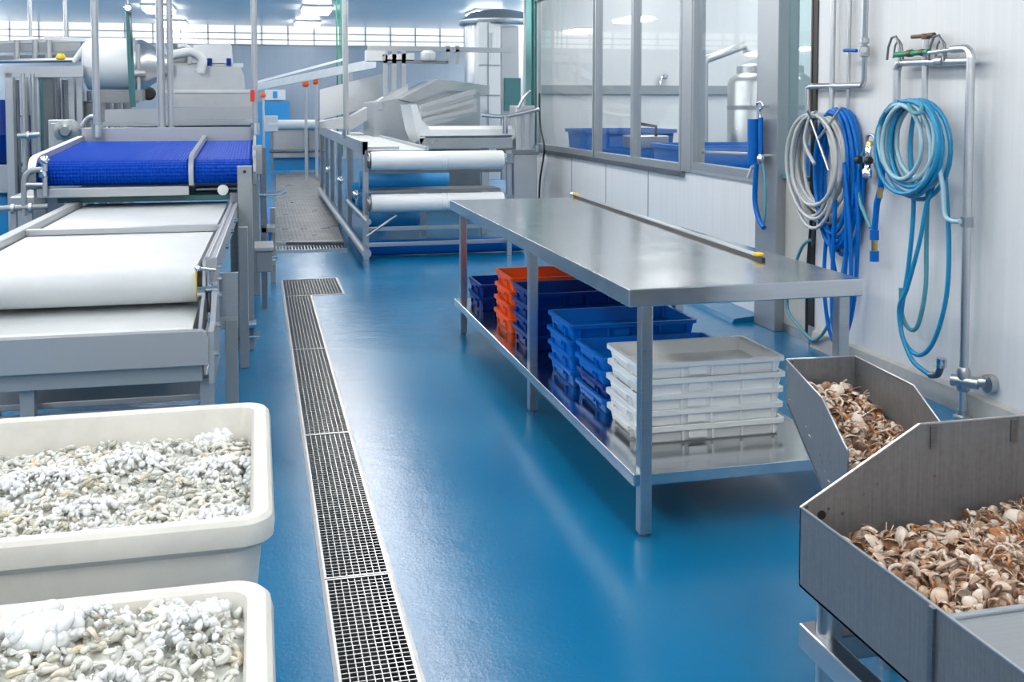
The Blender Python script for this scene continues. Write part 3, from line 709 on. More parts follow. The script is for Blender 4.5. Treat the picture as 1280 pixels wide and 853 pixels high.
t = T('steel_column', 'steel column with a hinged arm at the wall end beside the green glass', 'machine column', (3.1, 11.95, 0))
q0, q1 = atY(641, 150, Y).x, atY(670, 150, Y).x
t.p('column_body', 'steel', MB().box(q0, q1, Y-.05, Y+.35, 0, 1.02, .01)); t.p('head', 'steel_light', MB().box(q0+.03, q1-.02, Y-.03, Y+.3, 1.02, 1.55, .008))
t.p('rib', 'alu', MB().box(q0+.10, q0+.13, Y-.05, Y-.03, 1.05, 1.5).box(q0+.2, q0+.23, Y-.05, Y-.03, 1.05, 1.5))
t.p('base_plate', 'steel_dark', MB().box(q0-.12, q1+.02, Y-.08, Y+.35, .97, 1.03, .005))
t.p('arm', 'steel_light', MB().tube(smooth_path([(q0-.40, Y-.1, 1.44), (q0-.2, Y-.1, 1.42), (q0-.02, Y-.1, 1.44), (q0+.25, Y-.1, 1.50), (q1, Y-.05, 1.50)]), .025, 10))
t.p('pivot', 'chrome', MB().cyl((q0-.12, Y-.1, 1.22), (q0-.12, Y-.1, 1.43), .035, 14)); t.p('hand_rail', 'steel', MB().tube(smooth_path([(q0+.05, Y-.06, 1.52), (q0+.12, Y-.06, 1.64), (q0+.2, Y-.06, 1.72)]), .018, 8))
t.p('pane_hinge', 'chrome', MB().cyl((q1, Y-.06, 1.0), (q1, Y-.06, 1.08), .04, 12))
t = T('glass_screen', 'narrow green tinted glass screen with steel edges at the partition end', 'glass screen', (3.27, 12.9, 1.0))
g0, g1 = atY(657, 60, 12.9).x, atY(671, 60, 12.9).x
t.p('pane', 'glass_green', MB().box(g0, g1, 12.9, 12.93, 1.0, CEIL-.02)); t.p('edge_trim', 'alu', MB().box(g0-.02, g0, 12.89, 12.94, 1.0, CEIL-.02)); t.p('edge_trim', 'alu', MB().box(g1, g1+.02, 12.89, 12.94, 1.0, CEIL-.02)); t.p('bottom_clamp', 'steel', MB().box(g0-.02, g1+.02, 12.88, 12.95, .98, 1.01))
# hanging cables at the windows
one('power_cable', 'black', MB().tube(smooth_path([(3.44, 12.6, 1.7), (3.44, 12.55, 1.3), (3.45, 12.4, 1.0), (3.45, 12.6, .6), (3.46, 12.7, .1)]), .012, 8), 'thin dark cable hanging down the white wall below the windows', 'cable', (3.45, 12.5, .1))

# ------------------------------------------------------------------ tall tank and big hopper machine behind
TY = 17.0
cx = atY(632, 90, TY).x
t = T('tall_steel_tank', 'tall white and steel tank with round lid beyond the trough', 'tank', (cx, TY, 0))
a0, a1 = atY(597, 90, TY).x, atY(652, 90, TY).x
t.p('casing', 'white', MB().box(a0, a0+.36, TY-.1, TY+.5, .3, 2.92, .01)); t.p('shell', 'steel_light', MB().lathe((cx+.05, TY+.6, .3), [(.62, 0), (.62, 2.6)], 36))
t.p('lid', 'steel', MB().lathe((cx, TY+.5, 2.92), [(.66, -.02), (.68, 0), (.68, .07), (.58, .13), (.50, .2), (.2, .26)], 36))
t.p('casing_panel', 'alu', MB().box(a0+.40, a0+.70, TY-.05, TY+.2, .3, 2.86, .01)); t.p('window_plate', 'teal', MB().box(a0+.44, a0+.72, TY-.08, TY-.05, 1.45, 2.0))
t.p('sight_gauge', 'white', MB().box(a0+.22, a0+.28, TY-.14, TY-.1, 2.45, 2.75, .01)); t.p('seam', 'grey_paint', MB().box(a0+.15, a0+.165, TY-.11, TY-.1, .3, 2.9).box(a0, a0+.36, TY-.11, TY-.1, 2.2, 2.22).box(a0, a0+.36, TY-.11, TY-.1, 1.7, 1.72))
for x in (a0+.05, a0+.8): t.p('leg', 'steel', MB().box(x, x+.08, TY, TY+.08, 0, .3))
HY = 15.0
P = lambda px, py, y=HY: atY(px, py, y)
t = T('hopper_machine', 'large stainless hopper machine with peaked lid and sloped deck behind trough', 'machine', (2.6, HY+.8, 0))
t.p('body', 'steel', MB().prism([P(468, 190), P(468, 128), P(505, 122), P(548, 100), P(600, 112), P(600, 190)], (0, 1.6, 0)))
t.p('peaked_lid', 'steel', MB().prism([P(500, 124, 14.9), P(548, 99, 14.9), P(612, 107, 14.9), P(612, 118, 14.9), P(560, 113, 14.9), P(516, 128, 14.9)], (0, 1.9, 0)))
t.p('panel', 'steel_light', MB().prism([P(510, 185), P(510, 130), P(520, 128), P(520, 185)], (0, -.05, 0)))
d0 = 13.2
t.p('deck', 'steel_light', MB().prism([P(524, 160, d0), P(524, 133, d0), P(590, 112, d0), P(597, 140, d0), P(560, 152, d0)], (0, .08, 0)))
for q in ((136, 117), (146, 128), (153, 139)):
    t.p('deck_slat', 'alu', MB().prism([P(526, q[0], d0), P(526, q[0]-5, d0), P(592, q[1]-5, d0), P(594, q[1], d0)], (0, -.12, 0)))
t.p('base_frame', 'steel_dark', MB().box(P(470, 150).x, P(600, 150).x, HY, HY+1.5, 0, .9))
t = T('inspection_gantry', 'white steel gantry with chute and bright hood above the hopper machine', 'gantry', (2.4, 16.5, 0))
G = 16.2; P = lambda px, py, y=G: atY(px, py, y)
for px in (482, 493, 505): t.p('post', 'alu', MB().box(P(px, 100).x-.035, P(px, 100).x+.035, G, G+.07, 0, P(px, 60).z, .003))
t.p('top_bar', 'alu', MB().prism([P(460, 57), P(640, 60), P(640, 66), P(460, 63)], (0, .08, 0))); t.p('mid_bar', 'steel_dark', MB().prism([P(478, 74), P(560, 76), P(560, 80), P(478, 79)], (0, .08, 0)))
t.p('hood', 'white', MB().prism([P(478, 76), P(478, 69), P(518, 66), P(518, 76)], (0, .6, 0))); t.p('lamp_unit', 'white', MB().lathe(P(535, 76), [(.10, 0), (.12, .02), (.12, .12), (.07, .16)], 18)); t.p('box', 'white', MB().prism([P(459, 76), P(459, 62), P(482, 60), P(482, 76)], (0, .4, 0)))
for px in (560, 572): t.p('post', 'alu', MB().box(P(px, 80).x-.03, P(px, 80).x+.03, G, G+.06, P(px, 80).z, P(px, 57).z))
t.p('valve_stem', 'chrome', MB().cyl(P(481, 172), P(481, 122), .03, 10).box(P(477, 150).x, P(486, 150).x, G-.05, G+.05, P(477, 150).z, P(477, 145).z))
t = T('inclined_conveyor', 'long grey inclined chute rising toward the white gantry', 'conveyor', (1.0, 20.5, 0))
A0, A1 = atY(322, 104, 20), atY(470, 73, 17)
t.p('trough', 'belt_grey', MB().prism([A0, A0+Vector((0, 0, -.13)), A1+Vector((0, 0, -.15)), A1], (0, .5, 0))); t.p('side_rail', 'white', MB().prism([atY(322, 101, 20.4), atY(432, 72, 18.4), atY(432, 75, 18.4), atY(322, 104, 20.4)], (0, .06, 0)))
t.p('lower_deck', 'steel', MB().prism([atY(400, 152, 16), atY(440, 145, 16), atY(510, 105, 16), atY(510, 118, 16), atY(440, 162, 16), atY(400, 160, 16)], (0, .5, 0)))
for px in (440,): t.p('leg', 'alu', MB().box(atY(px, 110, 19).x-.04, atY(px, 110, 19).x+.04, 19.3, 19.38, 0, atY(px, 104 - (px-355)*.2, 19).z))
t.p('screen_panel', 'steel_light', MB().prism([atY(400, 150, 18), atY(400, 112, 18), atY(478, 92, 18), atY(478, 130, 18)], (0, .05, 0)))
t = T('cross_conveyor', 'white roller cross conveyor with a steel apron at the walkway end', 'conveyor', (.8, 24.2, 0))
CY_ = 24.0; c0, c1 = atY(336, 155, CY_), atY(408, 155, CY_)
t.p('roller', 'white', MB().cyl((c0.x, CY_, 1.10), (c1.x, CY_, 1.10), .11, 20)); t.p('apron', 'steel', MB().box(c0.x+.05, c1.x-.1, CY_+.12, CY_+.2, .35, 1.0)); t.p('side_box', 'white', MB().box(c0.x-.1, c0.x+.2, CY_-.1, CY_+.5, .95, 1.3, .01))
for x in (c0.x+.06, c0.x+.85, c1.x-.08): t.p('leg', 'steel_dark', MB().box(x-.03, x+.03, CY_, CY_+.06, 0, 1.0))
t.p('cross_tube', 'steel_dark', MB().cyl((c0.x, CY_, .5), (c1.x, CY_, .5), .03, 10)); t.p('end_cap', 'steel_dark', MB().lathe((c1.x-.2, CY_, 1.1), [(.12, 0), (.14, .02), (.14, .12), (.1, .14)], 20, 'X'))
t.p('kick_plate', 'sky_blue', MB().box(c0.x+.05, c1.x-.1, CY_+.3, CY_+.36, .05, .35))
# emergency stop posts
for px, py, y, col, l in ((382, 105, 21, 'orange', 'orange knob on a slim white post, first of two beneath the inclined chute'), (395, 102, 22, 'orange', 'orange knob on a slim white post, second of two beneath the inclined chute'),
                        (417, 119, 21, 'red', 'red knob on a slim post beside the green hanging cables'), (329, 119, 25, 'orange', 'orange knob on a thin post beside the far noticeboard')):
    q = atY(px, py, y); t = T('stop_button_post', l, 'stop button', (q.x, y, 0), 'stop buttons in the hall')
    t.p('post', 'alu', MB().cyl((q.x, y, 0), (q.x, y, q.z-.06), .03, 10)); t.p('button', col, MB().lathe((q.x, y, q.z-.08), [(.04, .02), (.065, .05), (.065, .11), (.03, .145)], 16))
q = atY(316, 120, 8.84)
one('stop_button', 'red', MB().box(q.x-.02, q.x+.014, 8.80, 8.855, q.z-.045, q.z+.05, .006), 'red stop button fixed on the pole at the blue conveyor end', 'stop button', q)
for i, (px, zb) in enumerate(((421, .75), (427, .62))):
    q = atY(px, 100, 19.0)
    one('green_cable', 'green', MB().tube([(q.x, 19, zb), (q.x+.01, 19, 2), (q.x, 19, CEIL)], .014, 8), ['thin green cable hanging from ceiling, beside the red knob', 'thin green cable hanging from ceiling, beside the pale grey pole'][i], 'cable', (q.x, 19, CEIL), 'green hanging cables')
t = T('noticeboard', 'white noticeboard on a blue base against the far grey wall', 'noticeboard', (atY(345, 120, 29.8).x, 29.8, 0))
q0, q1 = atY(331, 112, 29.8), atY(357, 125, 29.8)
t.p('board', 'white', MB().box(q0.x, q1.x, 29.85, 29.9, q1.z, q0.z)); t.p('cards', 'sky_blue', MB().box(q0.x+.22, q0.x+.34, 29.83, 29.85, q1.z+.05, q0.z-.05)); t.p('base_panel', 'sky_blue', MB().box(q0.x-.3, q1.x+.1, 29.7, 29.9, .0, q1.z-.05))

# ------------------------------------------------------------------ machinery behind the blue conveyor
t = T('white_drum', 'white horizontal drum with steel funnel neck behind the blue conveyor', 'drum', (-1.5, 11.4, 1.6))
DY = 11.4; c = atY(150, 80, DY); dl, drr = atY(102, 80, DY).x, atY(168, 80, DY).x
t.p('drum_shell', 'white', MB().lathe((dl, DY+.2, c.z), [(.20, -.0), (.26, .03), (.275, .08), (.275, drr-dl-.03), (.265, drr-dl)], 36, 'X')); t.p('funnel', 'steel_light', MB().lathe((drr, DY+.2, c.z), [(.265, 0), (.265, .06), (.22, .14), (.10, .32), (.08, .36)], 32, 'X'))
t.p('seam_band', 'alu', MB().lathe((drr-.05, DY+.2, c.z), [(.28, 0), (.285, .01), (.285, .03), (.28, .04)], 36, 'X')); t.p('discharge_pipe', 'white', MB().tube(smooth_path([(drr+.34, DY+.2, c.z+.1), (drr+.55, DY+.2, c.z+.14), (drr+.66, DY+.2, c.z+.06), (drr+.64, DY+.2, c.z-.08)]), .05, 12))
t.p('hand_wheel', 'black', MB().lathe(atY(186, 117, DY-.1), [(.05, -.01), (.07, 0), (.07, .02), (.05, .03)], 18, 'Y')); t.p('cradle', 'steel_dark', MB().box(dl+.1, drr, DY+.1, DY+.3, c.z-.40, c.z-.26).box(dl+.15, dl+.2, DY+.15, DY+.2, 0, c.z-.3).box(drr-.1, drr-.05, DY+.15, DY+.2, 0, c.z-.3))
t.p('bracket', 'alu', MB().cyl((drr+.05, DY-.1, c.z-.35), (drr+.05, DY-.1, c.z+.2), .02, 8).cyl((drr-.02, DY-.1, c.z-.1), (drr+.12, DY-.1, c.z-.1), .04, 10))
t = T('washing_hood', 'stainless washer with perforated hood beyond the twin grey pole', 'machine', (-.55, 12.2, 0))
WY = 11.8; P = lambda px, py, y=WY: atY(px, py, y)
t.p('hood', 'steel', MB().prism([P(207, 115), P(205, 92), P(210, 82), P(300, 82), P(304, 92), P(306, 115)], (0, .9, 0))); t.p('hood_lip', 'white', MB().prism([P(208, 84), P(208, 79), P(304, 79), P(304, 84)], (0, .1, 0)))
t.p('upper_box', 'steel_light', MB().prism([P(238, 80), P(242, 56), P(288, 54), P(290, 80)], (0, .7, 0))); t.p('front_panel', 'steel', MB().prism([P(200, 134), P(200, 114), P(317, 114), P(317, 134)], (0, .5, 0))); t.p('front_rail', 'steel_light', MB().prism([P(196, 116), P(196, 112), P(317, 112), P(317, 116)], (0, -.05, 0)))
t.p('belt_guard', 'alu', MB().prism([P(131, 153, 10.5), P(131, 137, 10.5), P(318, 133, 10.5), P(318, 149, 10.5)], (0, .08, 0))); t.p('guard_shelf', 'steel', MB().prism([P(128, 158, 10.5), P(128, 153, 10.5), P(318, 150, 10.5), P(318, 156, 10.5)], (0, .3, 0)))
for px in (262, 286): t.p('spray_nozzle', 'tray_navy', MB().cyl(P(px, 82, WY-.02), P(px, 73, WY-.02), .025, 10))
t.p('duct', 'steel_light', MB().lathe(P(208, 70, WY+.2)+Vector((0, 0, 0)), [(.14, 0), (.14, .22), (.10, .26)], 24, 'X')); t.p('duct_elbow', 'white', MB().tube(smooth_path([P(222, 58, WY), P(233, 58, WY), P(238, 66, WY), P(237, 80, WY)]), .025, 10))
for px in (205, 312): t.p('leg', 'steel', MB().box(P(px, 130).x-.04, P(px, 130).x+.04, WY+.1, WY+.18, 0, P(px, 130).z))
t.p('drip_tray', 'steel_dark', MB().prism([P(165, 165, 10.8), P(165, 158, 10.8), P(318, 156, 10.8), P(318, 163, 10.8)], (0, .8, 0)))
t.p('side_box', 'grey_paint', MB().prism([P(165, 126, 11), P(165, 112, 11), P(178, 112, 11), P(178, 126, 11)], (0, .4, 0)))
# gantry frame to the far side
t = T('steel_portal_frame', 'pale grey steel portal frame carrying a walkway beside the white drum', 'frame', (-3.0, 11.6, 0))
FY = 11.2; P = lambda px, py, y=FY: atY(px, py, y)
t.p('cross_beam', 'alu', MB().prism([P(4, 97), P(4, 84), P(104, 82), P(104, 96)], (0, .12, 0)))
for a_, b_ in ((7, 17),): t.p('post', 'alu', MB().box(P(a_, 150).x, P(b_, 150).x, FY, FY+.12, 0, P(10, 90).z, .004))
for px, z in ((27, 95), (40, 95), (96, 95), (-30, 95), (86, 96)): t.p('post', 'steel', MB().box(P(px, 150, FY+.6).x, P(px, 150, FY+.6).x+.06, FY+.6, FY+.66, 0, P(px, z, FY+.6).z, .003))
t.p('rail', 'alu', MB().prism([P(-40, 52, 12), P(105, 47, 12), P(105, 52, 12), P(-40, 56, 12)], (0, .06, 0))); t.p('rail', 'white', MB().prism([P(55, 45, 12), P(160, 49, 12), P(160, 53, 12), P(55, 50, 12)], (0, .06, 0)))
t.p('parapet', 'grey_paint', MB().prism([P(-40, 66, 12), P(-40, 57, 12), P(100, 53, 12), P(100, 64, 12)], (0, .04, 0))); t.p('rail', 'steel', MB().cyl(P(-40, 77, 11.9), P(96, 75, 11.9), .025, 10)); t.p('deck', 'steel_dark', MB().prism([P(-40, 75, 12.1), P(-40, 70, 12.1), P(100, 68, 12.1), P(100, 73, 12.1)], (0, .8, 0)))
for px in (21, 44, 61): t.p('stanchion', 'alu', MB().cyl(P(px, 76, 11.95), P(px, 50, 11.95), .03, 10))
t.p('diagonal', 'white', MB().cyl(P(92, 78, 11.9), P(108, 55, 11.9), .03, 10)); t.p('yellow_cap', 'yellow', MB().lathe(P(76, 74, 11.9), [(.05, 0), (.055, .02), (.03, .06)], 14))
for px, py, y, l in ((38, 0, 13, 'thin ceiling rod above the grey portal frame, by its white stanchion'), (82, 0, 14, 'thin dark ceiling rod above the portal frame, close to the white drum')):
    q = P(px, 40, y); one('ceiling_rod', 'steel', MB().cyl((q.x, y, P(px, 46, y).z), (q.x, y, CEIL), .022, 8).cyl((q.x, y, CEIL-.45), (q.x, y, CEIL-.40), .03, 8), l, 'rod', (q.x, y, CEIL), 'ceiling rods')
t = T('teal_lift_pole', 'dark teal slanted hoist pole in front of the white drum', 'pole', P(167, 130, 10.8))
t.p('pole', 'teal', MB().cyl(P(160, 5, 10.8), P(166, 134, 10.8), .03, 12)); t.p('pulley', 'chrome', MB().lathe(P(160, 10, 10.75), [(.03, -.02), (.045, 0), (.03, .02)], 14, 'Y')); t.p('cable', 'steel_dark', MB().cyl(P(162, 10, 10.78), P(166, 70, 10.78), .008, 6)); q = P(160, 0, 10.8); t.p('hanger', 'steel', MB().cyl((q.x, 10.8, q.z-.1), (q.x, 10.8, CEIL), .012, 8))
# cabinets and pipes beneath the drum
CB = 12.6; P = lambda px, py, y=CB: atY(px, py, y)
for (a_, b_, top, mat, l) in ((48, 70, 97, 'grey_paint', 'tall narrow grey cabinet beneath the portal frame walkway'), (78, 97, 100, 'grey_paint', 'tall grey cabinet partly under the end of the white drum'), (60, 82, 150, 'alu', 'low pale box cabinet beside the round motor')):
    y = CB if top < 140 else 10.2; x0_, x1_ = P(a_, 150, y).x, P(b_, 150, y).x; z = P(a_, top, y).z
    t = T('control_cabinet', l, 'cabinet', ((x0_+x1_)/2, y, 0), 'grey cabinets under the drum'); t.p('body', mat, MB().box(x0_, x1_, y, y+.3, 0, z, .005)); t.p('door', mat, MB().box(x0_+.02, x1_-.02, y-.015, y, .15, z-.03, .004)); t.p('handle', 'black', MB().box(x1_-.06, x1_-.04, y-.03, y-.015, z*.5, z*.5+.1))
for px, mat, r, y, l in ((29, 'alu', .02, 10.9, 'slim vertical pipe just beside the portal frame post'), (41, 'steel', .022, 11.0, 'vertical pipe between the portal frame post and the tall cabinet'), (73, 'steel_dark', .03, 12.4, 'dark vertical pipe between the two tall grey cabinets'), (103, 'steel', .03, 12.3, 'vertical steel pipe under the white drum'), (125, 'steel_dark', .035, 12.5, 'dark vertical pipe under the middle of the white drum'), (138, 'steel', .03, 12.6, 'steel pipe under the funnel side of the white drum')):
    q = P(px, 120, y); one('vertical_pipe', mat, MB().cyl((q.x, y, 0), (q.x, y, P(px, 92 if px < 80 else 112, y).z), r, 12).lathe((q.x, y, .9), [(r*1.6, 0), (r*1.6, .06)], 12), l, 'pipe', (q.x, y, 0), 'pipes beneath the drum')
for px, mat, r, y, l in ((22, 'steel_dark', .02, 11.6, 'thin dark vertical pipe beside the portal frame post'), (33, 'steel', .035, 12.2, 'thick vertical pipe behind the slim pipe by the portal post'), (47, 'steel', .016, 10.7, 'thin pale conduit in front of the tall narrow cabinet'), (52, 'teal', .014, 10.8, 'thin teal conduit on the tall narrow cabinet front'), (112, 'steel_dark', .03, 12.7, 'dark upright pipe behind the steel pipe under the drum'), (150, 'steel', .028, 12.8, 'upright steel pipe below the drum seam band')):
    q = P(px, 120, y); one('vertical_pipe', mat, MB().cyl((q.x, y, 0), (q.x, y, P(px, 100 if px < 80 else 114, y).z), r, 12).lathe((q.x, y, .8), [(r*1.6, 0), (r*1.6, .06)], 12), l, 'pipe', (q.x, y, 0), 'pipes beneath the drum')
for x0_, x1_, z0_, z1_, y, mat, l in ((100, 118, 150, 128, 12.0, 'grey_paint', 'small grey junction box under the white drum'), (28, 36, 215, 146, 11.9, 'tray_navy', 'narrow blue upright tank behind the vertical pipes by the portal frame'), (124, 160, 148, 122, 13.2, 'steel_dark', 'dark steel cabinet behind the pipes under the drum')):
    a_, b_ = P(x0_, z0_, y), P(x1_, z1_, y)
    t = T('equipment_box', l, 'box', ((a_.x+b_.x)/2, y, 0)); t.p('box_body', mat, MB().box(a_.x, b_.x, y, y+.25, a_.z, b_.z, .006)); t.p('box_lid', mat, MB().box(a_.x-.01, b_.x+.01, y-.01, y+.26, b_.z, b_.z+.015, .003)); t.p('box_stand', 'steel', MB().box((a_.x+b_.x)/2-.03, (a_.x+b_.x)/2+.03, y+.1, y+.16, 0, a_.z))
one('horizontal_pipe', 'steel', MB().cyl(P(22, 170, 10.7), P(50, 168, 10.7), .03, 12).cyl(P(34, 170, 10.7), P(37, 170, 10.7), .045, 12), 'short horizontal steel pipe joining two uprights by the portal frame', 'pipe', P(36, 170, 10.7))
t = T('drive_motor', 'round grey ribbed drive motor beneath the white drum', 'motor', P(82, 160, 10.0))
q = P(82, 164, 10.0); t.p('casing', 'grey_paint', MB().lathe((q.x, 10.0, q.z), [(.05, -.02), (.09, 0), (.105, .02), (.105, .05), (.095, .055), (.095, .07), (.105, .075), (.105, .2), (.08, .22)], 24, 'Y')); t.p('fan_cover', 'steel_dark', MB().lathe((q.x, 9.96, q.z), [(.04, 0), (.06, .01), (.06, .03)], 20, 'Y')); t.p('mount', 'grey_paint', MB().box(q.x-.1, q.x+.1, 10.0, 10.3, 0, q.z-.08))
t.p('cable_duct', 'alu', MB().tube(smooth_path([(q.x+.1, 10.1, q.z), (q.x+.18, 10.1, q.z+.12), (q.x+.26, 10.1, q.z+.1), (q.x+.28, 10.1, q.z-.1)]), .02, 10))
# pipework beside the blue conveyor
t = T('water_pipework', 'grey bent water pipe and valves beside the blue conveyor corner', 'pipework', (-1.7, 6.9, 0))
PY = 7.0; P = lambda px, py, y=PY: atY(px, py, y)
t.p('bent_pipe', 'grey_paint', MB().tube(smooth_path([P(30, 270), P(30, 235), P(31, 222), P(38, 214), P(50, 212), P(57, 212)]), .017, 12)); t.p('branch_pipe', 'alu', MB().cyl(P(28, 231), P(58, 231), .014, 10))
t.p('riser', 'alu', MB().cyl(P(56, 245), P(56, 201), .016, 10)); t.p('valve', 'chrome', MB().lathe(P(56, 205), [(.02, 0), (.03, .01), (.03, .03), (.015, .05)], 12).lathe(P(54, 222), [(.02, 0), (.028, .01), (.028, .04), (.015, .05)], 12)); t.p('supply_pipe', 'grey_paint', MB().tube([P(-20, 262), P(20, 260), P(60, 258)], .018, 12)); t.p('flange', 'alu', MB().cyl(P(14, 261), P(18, 261), .03, 12).cyl(P(36, 260), P(40, 260), .03, 12))
t.p('support', 'grey_paint', MB().box(P(14, 262).x, P(20, 262).x, PY, PY+.04, 0, P(14, 262).z).box(P(34, 262).x, P(40, 262).x, PY, PY+.04, 0, P(34, 262).z)); t.p('tank_box', 'alu', MB().box(P(12, 260, 7.6).x, P(60, 260, 7.6).x, 7.6, 8.2, 0, P(12, 246, 7.6).z, .01))
t = T('blue_barrel', 'blue barrel and crate stack at the picture edge beside portal frame', 'barrel', P(-8, 200, 11.7))
q = P(-9, 170, 11.7); t.p('barrel_body', 'tray_navy', MB().lathe((q.x, 11.7, .95), [(.18, 0), (.21, .03), (.21, .28), (.22, .3), (.21, .32), (.21, .60), (.18, .66)], 28)); t.p('lower_drum', 'sky_blue', MB().lathe((q.x, 11.7, .05), [(.2, 0), (.22, .05), (.22, .55), (.2, .6)], 28)); t.p('pallet', 'alu', MB().box(q.x-.25, q.x+.25, 11.45, 11.95, .66, .95, .01)); t.p('base', 'tray_navy', MB().box(q.x-.25, q.x+.25, 11.45, 11.95, 0, .05))

# ------------------------------------------------------------------ the room behind the windows
SY = 13.5
q0, q1 = atY(683, 107, SY-.05), atY(975, 107, SY-.05)
struct('trim_11', 'grey_paint', MB().box(WX+.1, XR, SY-.05, SY, 1.70, 1.82))
t = T('brewing_tank', 'domed stainless tank with a side pipe behind the last window', 'tank', (7.1, 11.2, 0))
cx = atY(962, 130, 11.0)
t.p('tank_body', 'steel', MB().lathe((cx.x, 11.0, .3), [(.48, 0), (.48, 1.50), (.46, 1.56), (.38, 1.62), (.38, 1.70), (.33, 1.74), (.16, 1.80), (.13, 1.84), (.13, 1.92)], 40)); t.p('chimney', 'steel', MB().cyl((cx.x, 11, 2.2), (cx.x, 11, CEIL), .10, 20)); t.p('band', 'grey_paint', MB().lathe((cx.x, 11, 1.50), [(.485, 0), (.485, .05)], 40))
P = lambda px, py, y=10.6: atY(px, py, y)
t.p('side_pipe', 'alu', MB().tube([P(880, 215), P(880, 80), P(884, 74), P(931, 57), P(933, 66)], .045, 12))
for a_ in (0, 2.1, 4.2): t.p('leg', 'steel', MB().cyl((cx.x+.4*math.cos(a_), 11+.4*math.sin(a_), 0), (cx.x+.4*math.cos(a_), 11+.4*math.sin(a_), .32), .04, 12))
def vat(cx, y, w, d, z0, z1, label):
    t = T('blue_vat', label, 'vat', (cx, y, 0), 'blue vats behind the windows'); m = MB()
    R = lambda i, z: rrect(cx-w/2+i, cx+w/2-i, y-d/2+i, y+d/2-i, .08, z, 5)
    m.loft([R(.06, z0), R(.0, z1-.04), R(-.03, z1-.04), R(-.03, z1), R(.03, z1), R(.08, z0+.05)]); t.p('vat_body', 'blue', m)
    for sx in (-1, 1): t.p('foot', 'steel', MB().box(cx+sx*w*.35-.04, cx+sx*w*.35+.04, y-d*.4, y+d*.4, 0, z0))
q = atY(775, 172, 11.8); vat(q.x, 11.8, 1.1, .8, .3, atY(775, 161, 11.8).z, 'blue open vat behind the middle window panes')
q = atY(915, 190, 9.2); vat(q.x, 9.2, 1.3, .9, .3, atY(915, 180, 9.2).z, 'blue open vat in front of the domed tank')
t = T('steel_trolley', 'small steel trolley with a dark push handle behind the windows', 'trolley', atY(810, 190, 10.6))
q0, q1 = atY(794, 170, 10.6), atY(836, 186, 10.6)
t.p('box', 'steel', MB().box(q0.x, q1.x, 10.6, 11.0, q1.z, q0.z, .01)); t.p('handle', 'black', MB().tube([atY(793, 153, 10.6), atY(806, 156, 10.6), atY(820, 158, 10.6), atY(820, 170, 10.6)], .018, 8))
for x in (q0.x+.05, q1.x-.05): t.p('leg', 'steel_dark', MB().cyl((x, 10.8, 0), (x, 10.8, q1.z), .03, 10))
t = T('wall_tap', 'small steel wall tap on the rail behind the windows', 'tap', atY(826, 105, 13.4))
t.p('spout', 'chrome', MB().tube([atY(826, 106, 13.42), atY(826, 97, 13.42), atY(833, 97, 13.42)], .03, 10)); t.p('cap', 'chrome', MB().lathe(atY(831, 97, 13.42), [(.03, -.01), (.05, 0), (.05, .03), (.02, .05)], 12))
q = atX(872, 190, WX+.09); r_ = atX(944, 192, WX+.09)
one('window_bar', 'alu', MB().cyl((WX+.085, q.y, q.z), (WX+.085, r_.y-.1, r_.z), .012, 10), 'thin horizontal steel bar inside the last window', 'bar', q)

# ------------------------------------------------------------------ wall pipes, hoses and nozzles
W = lambda px, py, x=3.44: atX(px, py, x)
def dropped(px, x): # world Y of a wall object seen at px
    return W(px, 200, x).y
t = T('steel_pipe_rack', 'stainless pipe rack on the white wall holding the turquoise hose', 'pipe rack', W(1207, 518, 3.40))
yM = W(1213, 100, 3.40).y; zt = W(1204, 58, 3.40).z; yF = W(1118, 85, 3.40).y; r0 = .021
t.p('main_pipe', 'steel_light', MB().tube([(3.40, yM, 0), (3.40, yM, zt-.06)] + arc((3.40, yM+.05, zt-.06), .05, PI, PI/2, 5, (0, 1, 0), (0, 0, 1)) + [(3.40, yM+.14, zt-.01)], r0, 14))
t.p('top_pipe', 'steel_light', MB().cyl((3.40, yM+.10, zt-.01), (3.40, yF-.25, zt-.02), .012, 10))
t.p('top_pipe', 'steel_light', MB().cyl((3.43, yM+.05, W(1180, 78, 3.43).z), (3.43, yF+.0, W(1120, 79, 3.43).z), .02, 12))
t.p('elbow', 'steel', MB().tube(arc((3.43, yF-.02, W(1118, 79, 3.43).z-.04), .04, PI/2, 0, 5, (0, 1, 0), (0, 0, 1)), .024, 12))
t.p('drop_pipe', 'steel_light', MB().cyl((3.43, yF+.02, W(1118, 200, 3.43).z), (3.43, yF+.02, W(1118, 88, 3.43).z), .021, 12))
yC = W(1157, 60, 3.44).y
t.p('centre_pipe', 'steel_light', MB().cyl((3.44, yC, W(1157, 160).z), (3.44, yC, W(1157, 47).z), .017, 12))
t.p('tee_handle', 'rust', MB().cyl((3.44, yC, W(1157, 45).z), (3.44, yC+.12, W(1142, 46).z), .011, 10).cyl((3.44, yC, W(1157, 45).z), (3.44, yC-.07, W(1165, 44).z), .014, 10).lathe((3.44, yC, W(1157, 47).z-.01), [(.022, 0), (.022, .03)], 12))
t.p('green_sleeve', 'green', MB().cyl((3.40, yM+.33, zt-.013), (3.40, yM+.62, zt-.016), .015, 12))
t.p('sleeve_clamp', 'rust', MB().cyl((3.40, yM+.475, zt-.014), (3.40, yM+.505, zt-.014), .02, 12)); t.p('sleeve_clamp', 'rust', MB().cyl((3.40, yM+.37, zt-.014), (3.40, yM+.40, zt-.014), .018, 12))
